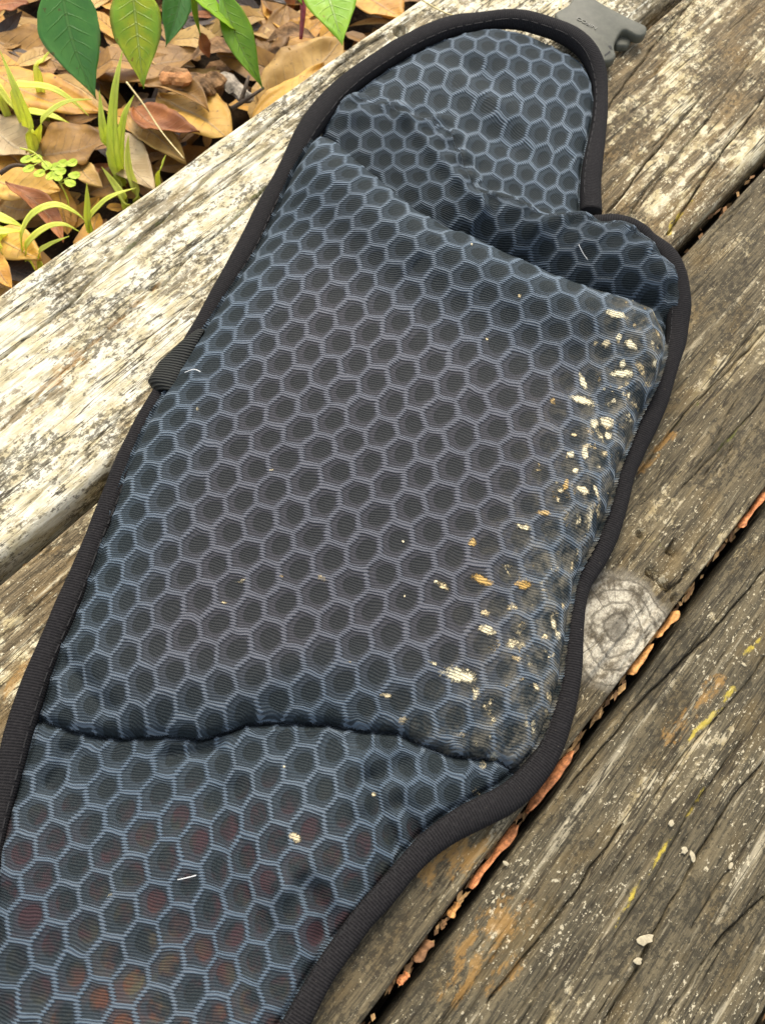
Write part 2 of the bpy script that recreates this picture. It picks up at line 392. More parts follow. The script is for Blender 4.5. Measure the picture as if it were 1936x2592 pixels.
def prism(poly, z0, z1, bev=0.0):
    """outline extruded from z0 to z1 with a rounded top rim"""
    P = np.asarray(poly, float)
    if ((P[:, 0] * np.roll(P[:, 1], -1) - np.roll(P[:, 0], -1) * P[:, 1]).sum()) < 0: P = P[::-1]
    n = len(P)
    e1 = P - np.roll(P, 1, 0); e2 = np.roll(P, -1, 0) - P
    nn = np.stack([e1[:, 1], -e1[:, 0]], 1) / (np.linalg.norm(e1, axis=1)[:, None] + 1e-9) + np.stack([e2[:, 1], -e2[:, 0]], 1) / (np.linalg.norm(e2, axis=1)[:, None] + 1e-9)
    nn /= np.linalg.norm(nn, axis=1)[:, None] + 1e-9
    rings = [(0, z0 + bev * 0.6), (bev * 0.6, z0)][::-1] if bev else [(0, z0)]
    rings += [(0, z1 - bev), (bev * 0.3, z1 - bev * 0.3), (bev, z1)] if bev else [(0, z1)]
    V = []; 
    for ins, z in rings: V += [(p[0] - q[0] * ins, p[1] - q[1] * ins, z) for p, q in zip(P, nn)]
    F = []
    for r in range(len(rings) - 1):
        for k in range(n):
            F.append((r * n + k, r * n + (k + 1) % n, (r + 1) * n + (k + 1) % n, (r + 1) * n + k))
    F.append(tuple(range(n))[::-1]); F.append(tuple(range((len(rings) - 1) * n, len(rings) * n)))
    return V, F

def box(x0, x1, y0, y1, z0, z1):
    V = [(x, y, z) for x in (x0, x1) for y in (y0, y1) for z in (z0, z1)]
    return V, [(0, 1, 3, 2), (4, 6, 7, 5), (0, 4, 5, 1), (2, 3, 7, 6), (0, 2, 6, 4), (1, 5, 7, 3)]
# ------------------------------------------------------------------ measured shapes, world millimetres
EDGE_LEFT = [(-170.0, -232.0), (-161.7, -231.7), (-153.3, -231.4), (-145.1, -231.0), (-136.9, -229.7), (-128.9, -227.7), (-120.9, -225.3), (-113.1, -222.5), (-105.7, -218.8), (-98.8, -214.3), (-91.9, -209.6), (-85.0, -204.8), (-78.5, -199.8), (-72.5, -194.0), (-66.9, -187.9), (-61.2, -181.7), (-55.6, -175.6), (-49.7, -169.7), (-43.3, -164.6), (-36.3, -160.2), (-29.1, -155.9), (-22.1, -151.4), (-15.2, -146.8), (-8.2, -142.3), (-1.0, -138.0), (6.3, -134.2), (13.8, -130.5), (21.3, -126.9), (28.7, -123.1), (36.0, -119.1), (43.1, -114.7), (50.2, -110.3), (57.3, -106.0), (64.6, -101.9), (72.0, -98.1), (79.5, -94.5), (87.1, -91.2), (94.9, -88.4), (102.9, -85.9), (110.8, -83.3), (118.7, -80.6), (126.6, -78.0), (134.5, -75.4), (142.4, -72.8), (150.3, -70.3), (158.3, -67.9), (166.3, -65.5), (174.2, -62.8), (181.9, -59.7), (189.5, -56.3), (197.1, -52.8), (204.6, -49.2), (212.2, -45.9), (220.0, -43.0), (227.8, -40.1), (235.7, -37.3), (243.6, -34.8), (251.7, -32.7), (259.8, -31.0), (268.0, -29.6), (276.3, -28.7), (284.6, -28.3), (292.9, -28.3), (301.2, -28.5), (309.6, -28.9), (317.8, -29.7), (326.0, -31.0), (334.2, -32.6), (342.3, -34.4), (350.1, -37.0), (357.5, -40.7), (364.1, -45.6), (369.3, -51.8), (373.0, -59.1), (375.6, -66.9), (377.7, -75.0), (378.9, -83.1), (378.3, -91.1), (375.1, -98.5), (369.8, -104.8), (363.3, -109.9), (356.4, -114.5), (349.1, -118.6), (341.7, -122.3), (334.1, -125.8), (326.6, -129.5), (319.4, -133.5), (312.3, -137.8), (305.4, -142.5), (298.6, -147.4)]
EDGE_RIGHT = [(295.2, -171.4), (295.1, -177.0), (293.9, -182.3), (291.4, -187.3), (288.6, -192.3), (285.7, -197.1), (282.5, -201.9), (278.9, -206.1), (274.6, -209.8), (270.0, -213.1), (265.1, -216.0), (259.9, -218.2), (254.6, -220.1), (249.2, -222.0), (243.9, -223.9), (238.5, -225.7), (233.0, -227.3), (227.5, -228.6), (221.9, -229.9), (216.5, -231.5), (211.0, -233.2), (205.6, -234.7), (200.1, -236.0), (194.7, -237.8), (189.5, -240.0), (184.3, -242.2), (179.0, -244.2), (173.5, -245.9), (168.1, -247.4), (162.5, -248.7), (156.9, -249.4), (151.4, -250.4), (146.1, -252.4), (140.9, -254.8), (135.8, -257.3), (130.9, -260.0), (125.9, -262.9), (121.0, -265.7), (115.9, -268.3), (110.8, -270.6), (105.4, -272.6), (100.0, -274.4), (94.6, -276.0), (89.1, -277.2), (83.5, -277.3), (77.9, -276.5), (72.4, -275.1), (67.2, -273.0), (61.9, -270.8), (56.7, -268.7), (51.3, -266.9), (45.7, -265.7), (40.1, -265.0), (34.4, -264.6), (28.7, -264.5), (23.1, -264.6), (17.4, -264.6), (11.7, -264.4), (6.0, -264.2), (0.3, -264.1), (-5.4, -264.3), (-11.0, -264.7), (-16.6, -265.5), (-22.3, -266.4), (-27.9, -267.2), (-33.5, -267.6), (-39.2, -267.9), (-44.9, -268.1), (-50.6, -268.3), (-56.3, -268.6), (-62.0, -268.8), (-67.6, -269.1), (-73.3, -269.3), (-79.0, -269.5), (-84.7, -269.8), (-90.4, -270.0), (-96.1, -270.2), (-101.7, -270.4), (-107.4, -270.7), (-113.1, -270.9), (-118.8, -271.1), (-124.5, -271.3), (-130.2, -271.5), (-135.9, -271.6), (-141.6, -271.6), (-147.2, -271.7), (-152.9, -271.8), (-158.6, -271.9), (-164.3, -271.9), (-170.0, -272.0)]
CREASE_TOP = [(240.0, -20.0), (239.7, -45.3), (236.9, -61.3), (236.5, -73.5), (235.6, -88.1), (235.3, -99.0), (237.0, -106.7), (238.9, -118.6), (241.6, -121.0), (244.4, -133.7), (249.1, -152.0), (251.8, -164.4), (255.7, -175.9), (260.1, -186.9), (265.1, -197.6), (267.2, -204.5), (265.1, -210.0), (262.0, -300.0)]
CREASE_LOW = [(-30.0, -120.0), (-14.6, -147.7), (-10.4, -157.3), (-5.8, -165.1), (-0.8, -171.8), (7.1, -179.6), (15.9, -190.7), (24.8, -196.4), (29.3, -198.6), (34.7, -203.6), (47.3, -218.3), (53.5, -228.4), (61.5, -238.4), (63.7, -246.3), (67.4, -256.1), (71.6, -262.2), (77.5, -269.6), (84.0, -300.0)]
FOLD_RIDGE = [(271.0, -32.2, 11.0), (276.8, -46.4, 11.7), (278.5, -58.1, 12.3), (286.3, -67.9, 13.0), (284.3, -80.0, 13.7), (277.1, -92.0, 14.3), (269.2, -102.9, 15.0), (264.3, -113.5, 16.0), (266.2, -118.1, 17.0), (270.4, -125.8, 18.3), (270.7, -136.6, 19.7), (272.0, -142.6, 21.0), (281.7, -153.5, 22.2), (284.2, -162.3, 23.5), (289.2, -169.2, 24.8), (288.7, -174.7, 26.0)]
WRINKLES = [([[275.3, -58.8], [271.8, -72.4], [268.3, -85.7], [264.8, -99.7], [261.0, -108.9], [259.7, -119.2]], 2.0, 3.0), ([[260.7, -38.8], [266.7, -47.7], [276.8, -58.0]], 1.2, 4.0), ([[277.3, -151.8], [275.9, -161.7], [269.3, -163.5]], -1.0, 4)]
PAD_DENTS = [([[4.1, -140.6], [3.1, -149.4], [2.1, -155.4], [2.0, -161.6]], -2.6, 3.2), ([[211.1, -203.0], [207.5, -216.4], [202.6, -226.9]], -1.5, 5.0), ([[173.3, -245.2], [161.9, -245.6], [148.9, -244.0]], -2.0, 6.0), ([[85.8, -239.7], [94.2, -245.9]], -1.4, 5)]
LOW_FOLDS = [([[43.0, -241.2], [39.4, -248.7], [36.8, -255.9], [34.3, -261.8]], -2.6, 3.0), ([[36.2, -244.5], [42.2, -236.1], [45.6, -233.7]], 1.6, 4.0), ([[6.1, -246.9], [5.8, -252.1], [3.9, -258.1], [-0.6, -261.6]], -3.0, 4.0), ([[6.5, -244.1], [1.1, -243.0]], 2.0, 4.0), ([[44.1, -254.1], [44.2, -259.0], [42.3, -264.3]], -2.2, 3.5), ([[-15.5, -162.1], [-21.8, -164.5], [-25.9, -165.2]], -2.0, 3.5), ([[17.6, -195.7], [11.0, -191.8], [5.1, -186.6]], -1.8, 3.0), ([[10.7, -210.2], [0.7, -221.4], [-8.5, -233.1], [-10.3, -243.4], [-10.4, -250.2]], -1.5, 4.5), ([[47.8, -244.6], [53.5, -246.1]], -1.6, 4.0)]
BIND_LEFT = [(-170.0, -227.5, 5.0, 9.0), (-165.2, -227.3, 5.0, 9.0), (-160.2, -227.2, 5.0, 9.0), (-155.2, -227.0, 5.0, 9.0), (-150.2, -226.8, 5.0, 8.9), (-145.2, -226.7, 5.0, 8.9), (-140.4, -226.5, 5.0, 8.9), (-136.7, -225.5, 5.0, 8.8), (-131.9, -224.0, 5.0, 8.8), (-127.1, -222.6, 5.0, 8.8), (-122.3, -221.1, 5.0, 8.8), (-117.5, -219.7, 5.0, 8.8), (-112.9, -218.3, 5.0, 8.9), (-109.8, -216.5, 5.0, 9.0), (-105.7, -213.6, 5.0, 9.1), (-101.8, -210.8, 5.0, 9.2), (-97.7, -207.9, 5.0, 9.4), (-93.7, -205.0, 5.0, 9.5), (-89.6, -202.1, 5.0, 9.5), (-85.5, -199.2, 5.0, 9.5), (-81.4, -196.3, 5.0, 9.4), (-78.2, -193.3, 5.0, 9.1), (-74.7, -189.8, 5.0, 8.8), (-71.1, -186.3, 5.0, 8.5), (-67.5, -182.8, 5.0, 8.5), (-64.1, -179.4, 5.0, 8.5), (-60.6, -175.9, 5.0, 8.5), (-57.0, -172.4, 5.0, 8.5), (-53.4, -168.9, 5.0, 8.5), (-50.0, -165.5, 5.0, 8.5), (-46.1, -162.5, 5.0, 8.5), (-42.1, -159.5, 5.0, 8.5), (-38.2, -156.7, 5.0, 8.5), (-34.1, -153.8, 5.0, 8.7), (-30.1, -150.9, 5.0, 9.3), (-26.3, -147.9, 5.0, 9.7), (-21.3, -144.4, 5.0, 10.0), (-17.0, -141.8, 5.0, 10.1), (-12.9, -139.3, 5.0, 10.0), (-8.7, -136.7, 5.0, 9.9), (-4.0, -134.0, 5.0, 9.8), (0.5, -131.8, 5.0, 9.7), (5.0, -129.6, 5.0, 9.6), (9.5, -127.4, 5.0, 9.6), (13.8, -125.3, 5.0, 9.6), (18.3, -123.0, 5.0, 9.6), (22.6, -120.9, 5.0, 9.5), (27.0, -118.6, 5.0, 9.4), (31.4, -116.3, 5.0, 9.1), (36.1, -113.7, 5.0, 8.8), (40.6, -111.4, 5.0, 8.5), (44.8, -109.1, 5.0, 8.5), (49.2, -106.8, 5.0, 8.5), (53.5, -104.6, 5.0, 8.5), (57.7, -102.3, 5.0, 8.5), (62.1, -100.0, 5.0, 8.5), (66.5, -97.5, 5.0, 8.5), (71.1, -95.1, 5.0, 8.5), (75.6, -93.1, 5.0, 8.5), (80.2, -91.0, 5.0, 8.5), (84.8, -88.9, 5.0, 8.5), (89.2, -87.1, 5.0, 8.5), (94.3, -85.5, 5.0, 8.5), (99.2, -84.1, 5.0, 8.5), (103.7, -82.7, 5.0, 8.5), (108.4, -81.0, 5.0, 8.5), (113.0, -79.4, 5.0, 8.5), (117.7, -77.7, 5.0, 8.5), (122.4, -76.0, 5.0, 8.5), (127.1, -74.3, 5.0, 8.5), (131.8, -72.6, 5.0, 8.5), (136.1, -70.9, 5.0, 8.5), (140.7, -69.0, 5.0, 8.5), (145.5, -67.1, 5.0, 8.7), (150.3, -65.5, 5.0, 9.1), (155.0, -63.9, 5.0, 9.5), (159.7, -62.3, 5.0, 9.9), (164.2, -60.7, 5.0, 10.3), (168.9, -59.0, 5.0, 10.5), (173.7, -57.3, 5.0, 10.7), (178.3, -55.4, 5.0, 10.8), (182.5, -53.5, 5.0, 10.8), (187.0, -51.4, 5.0, 10.7), (191.6, -49.3, 5.0, 10.6), (196.1, -47.2, 5.0, 10.4), (201.5, -45.1, 5.0, 10.1), (206.0, -43.4, 5.0, 9.9), (210.6, -41.6, 5.0, 9.8), (214.6, -40.1, 5.0, 9.8), (219.2, -38.2, 5.0, 10.0), (223.8, -36.3, 5.0, 10.3), (228.2, -34.4, 5.0, 10.6), (233.2, -32.3, 5.0, 11.0), (237.8, -30.4, 5.0, 11.5), (242.3, -28.9, 5.0, 11.9), (247.8, -27.1, 5.0, 12.0), (252.6, -25.8, 5.0, 12.0), (257.3, -24.7, 5.0, 12.0), (263.1, -23.3, 5.0, 12.0), (268.0, -22.5, 5.0, 12.0), (273.0, -21.9, 5.0, 12.0), (278.8, -21.4, 5.0, 12.0), (283.8, -21.1, 5.0, 12.0), (288.8, -21.1, 5.0, 12.0), (294.3, -21.2, 5.0, 12.0), (299.3, -21.4, 5.0, 12.0), (304.3, -21.7, 5.0, 12.0), (309.3, -21.9, 5.0, 12.0), (314.7, -22.3, 5.0, 12.0), (319.6, -23.0, 5.0, 12.0), (324.6, -23.7, 5.0, 12.0), (329.9, -24.6, 5.0, 12.0), (334.8, -25.6, 5.0, 12.0), (341.3, -27.2, 5.0, 12.0), (345.9, -28.7, 5.0, 12.0), (350.5, -30.3, 5.0, 12.0), (355.2, -33.0, 5.0, 11.6), (359.6, -35.4, 5.1, 11.3), (364.3, -38.4, 5.4, 11.2), (368.4, -41.3, 6.0, 11.3), (373.1, -46.2, 7.2, 11.5), (375.6, -50.5, 8.1, 11.9), (378.2, -54.8, 8.6, 12.0), (380.1, -59.6, 8.9, 12.0), (381.9, -64.2, 9.1, 12.0), (384.3, -70.1, 9.1, 12.0), (385.7, -74.9, 9.1, 12.0), (386.9, -82.0, 8.9, 12.0), (385.9, -89.6, 8.0, 12.0), (383.3, -95.5, 6.9, 11.7), (380.6, -99.7, 6.0, 10.6), (377.0, -103.8, 5.4, 9.7), (373.4, -107.2, 5.1, 8.9), (369.3, -110.4, 5.0, 8.5), (365.3, -113.4, 5.0, 8.5), (361.1, -116.1, 5.0, 8.5), (356.9, -118.8, 5.0, 8.5), (352.6, -121.4, 5.0, 8.5), (348.2, -123.8, 5.0, 8.7), (343.7, -126.3, 5.0, 9.1), (339.4, -128.6, 5.0, 9.5), (335.0, -130.9, 5.0, 9.9), (330.6, -133.2, 5.0, 10.2), (326.3, -135.7, 5.0, 10.5), (321.9, -138.2, 5.0, 10.8), (317.8, -140.6, 5.0, 11.0), (314.2, -143.2, 5.0, 11.1), (310.1, -146.0, 5.0, 11.3), (306.1, -149.0, 5.0, 11.4), (302.1, -152.0, 5.0, 11.5)]
BIND_RIGHT = [(300.1, -155.0, 4.5, 9.0), (297.8, -158.8, 4.9, 9.0), (295.5, -162.5, 5.4, 9.0), (293.2, -166.3, 5.8, 9.0), (291.2, -166.2, 7.0, 9.0), (289.6, -162.6, 9.1, 9.0), (288.0, -159.0, 11.1, 9.0), (288.3, -159.0, 13.3, 9.0), (290.3, -162.2, 15.6, 9.0), (292.2, -165.4, 18.0, 9.0), (295.2, -171.4, 20.0, 7.0), (296.1, -174.3, 19.4, 7.5), (296.9, -177.2, 18.8, 8.0), (297.1, -179.4, 18.2, 8.5), (296.7, -181.4, 17.4, 9.0), (296.3, -183.3, 16.6, 9.5), (297.3, -191.3, 15.9, 12.0), (295.3, -196.4, 15.2, 12.0), (292.1, -201.3, 14.4, 12.0), (290.2, -203.9, 13.7, 12.0), (288.0, -206.4, 13.1, 12.0), (284.3, -209.5, 12.5, 12.0), (282.1, -211.6, 11.8, 12.0), (279.3, -213.5, 11.2, 11.7), (276.1, -215.4, 10.6, 11.2), (273.3, -217.1, 10.1, 10.7), (270.4, -218.9, 9.9, 10.3), (267.5, -220.6, 9.7, 10.1), (263.6, -222.1, 9.6, 9.8), (260.3, -223.2, 9.4, 9.7), (257.2, -224.2, 9.3, 9.6), (254.0, -225.3, 9.2, 9.5), (250.8, -226.4, 9.0, 9.5), (247.6, -227.6, 8.9, 9.5), (244.5, -228.8, 8.7, 9.5), (241.3, -229.8, 8.6, 9.6), (238.1, -230.9, 8.5, 9.7), (234.4, -232.1, 8.3, 9.8), (231.1, -232.9, 8.2, 9.9), (227.8, -233.7, 8.1, 9.9), (224.2, -234.6, 7.9, 9.8), (220.8, -235.4, 7.7, 9.7), (217.5, -236.1, 7.5, 9.6), (214.2, -237.0, 7.2, 9.4), (211.1, -237.9, 7.0, 9.2), (207.8, -238.8, 6.8, 9.1), (204.4, -239.4, 6.7, 9.0), (202.0, -239.9, 6.5, 9.0), (198.8, -240.8, 6.4, 9.1), (195.9, -242.2, 6.3, 9.2), (192.8, -243.7, 6.2, 9.2), (189.4, -245.2, 6.1, 9.2), (186.3, -246.4, 6.1, 9.2), (183.0, -247.7, 6.0, 9.2), (179.8, -248.8, 5.9, 9.2), (176.2, -250.0, 5.8, 9.1), (172.9, -251.0, 5.7, 9.1), (169.6, -251.9, 5.7, 8.9), (165.3, -252.7, 5.6, 8.8), (162.1, -253.2, 5.5, 8.6), (159.0, -253.4, 5.5, 8.5), (155.6, -253.8, 5.5, 8.5), (152.2, -254.2, 5.5, 8.5), (149.1, -255.1, 5.5, 8.5), (146.5, -256.0, 5.5, 8.5), (143.9, -257.3, 5.5, 8.5), (140.8, -258.7, 5.5, 8.5), (137.8, -260.3, 5.5, 8.5), (135.4, -261.7, 5.5, 8.5), (132.5, -263.5, 5.5, 8.5), (129.6, -265.4, 5.5, 8.5), (126.7, -267.4, 5.5, 8.5), (123.8, -269.2, 5.5, 8.7), (121.0, -270.9, 5.5, 8.9), (117.4, -272.8, 5.5, 9.2), (114.3, -274.3, 5.5, 9.4), (111.3, -275.7, 5.5, 9.6), (107.8, -277.1, 5.5, 9.8), (104.5, -278.2, 5.5, 9.9), (101.0, -279.4, 5.5, 10.0), (97.8, -280.5, 5.5, 10.0), (93.6, -281.6, 5.5, 10.1), (90.2, -282.3, 5.5, 10.1), (86.5, -282.5, 5.5, 10.2), (83.0, -282.4, 5.5, 10.4), (79.8, -282.3, 5.5, 10.7), (75.8, -281.9, 5.5, 10.9), (72.6, -281.3, 5.5, 11.1), (67.2, -279.5, 5.5, 11.3), (64.1, -278.0, 5.5, 11.3), (61.0, -276.5, 5.5, 11.2), (58.1, -275.2, 5.5, 11.1), (55.0, -273.9, 5.5, 10.9), (51.8, -272.6, 5.5, 10.6), (48.9, -271.6, 5.5, 10.3), (45.7, -270.7, 5.5, 10.0), (42.5, -269.8, 5.5, 9.6), (40.2, -269.4, 5.5, 9.2), (36.8, -269.0, 5.5, 8.9), (33.4, -268.7, 5.5, 8.5), (30.2, -268.5, 5.5, 8.5), (26.8, -268.4, 5.5, 8.5), (23.4, -268.4, 5.5, 8.5), (20.0, -268.2, 5.5, 8.5), (16.6, -267.9, 5.5, 8.5), (13.1, -267.7, 5.5, 8.5), (10.5, -267.5, 5.5, 8.5), (7.2, -267.6, 5.5, 8.5), (3.6, -267.9, 5.5, 8.5), (0.3, -268.0, 5.5, 8.5), (-3.0, -268.2, 5.5, 8.5), (-6.4, -268.4, 5.5, 8.5), (-9.7, -268.7, 5.5, 8.5), (-12.9, -269.3, 5.5, 8.6), (-16.2, -269.8, 5.5, 8.7), (-18.9, -270.3, 5.5, 8.8), (-23.5, -271.3, 5.5, 8.9), (-26.9, -271.7, 5.5, 8.9), (-30.2, -271.9, 5.5, 8.8), (-33.6, -272.0, 5.5, 8.8), (-37.0, -272.2, 5.5, 8.8), (-40.4, -272.3, 5.5, 8.8), (-43.9, -272.5, 5.5, 8.8), (-47.3, -272.6, 5.5, 8.8), (-50.7, -272.8, 5.5, 8.8), (-54.0, -272.9, 5.5, 8.8), (-57.4, -273.1, 5.5, 8.9), (-60.8, -273.2, 5.5, 8.9), (-64.3, -273.4, 5.5, 8.9), (-67.7, -273.5, 5.5, 8.9), (-71.1, -273.7, 5.5, 8.9), (-74.5, -273.8, 5.5, 8.9), (-77.8, -274.0, 5.5, 8.9), (-81.2, -274.1, 5.5, 9.0), (-84.7, -274.3, 5.5, 9.0), (-88.1, -274.4, 5.5, 9.0), (-91.5, -274.6, 5.5, 9.0), (-94.8, -274.7, 5.5, 9.1), (-98.2, -274.9, 5.5, 9.1), (-101.7, -275.0, 5.5, 9.1), (-105.1, -275.2, 5.5, 9.2), (-108.5, -275.3, 5.5, 9.2), (-111.9, -275.5, 5.5, 9.3), (-115.3, -275.6, 5.5, 9.3), (-118.6, -275.8, 5.5, 9.4), (-122.1, -275.9, 5.5, 9.4), (-125.5, -276.1, 5.5, 9.4), (-128.9, -276.2, 5.5, 9.5), (-132.5, -276.3, 5.5, 9.5), (-135.9, -276.4, 5.5, 9.6), (-139.2, -276.4, 5.5, 9.6), (-142.6, -276.5, 5.5, 9.7), (-146.0, -276.5, 5.5, 9.7), (-149.4, -276.6, 5.5, 9.7), (-152.9, -276.7, 5.5, 9.8), (-156.3, -276.7, 5.5, 9.8), (-159.7, -276.8, 5.5, 9.9), (-163.0, -276.9, 5.5, 9.9), (-166.4, -276.9, 5.5, 10.0), (-169.9, -277.0, 5.5, 10.0)]
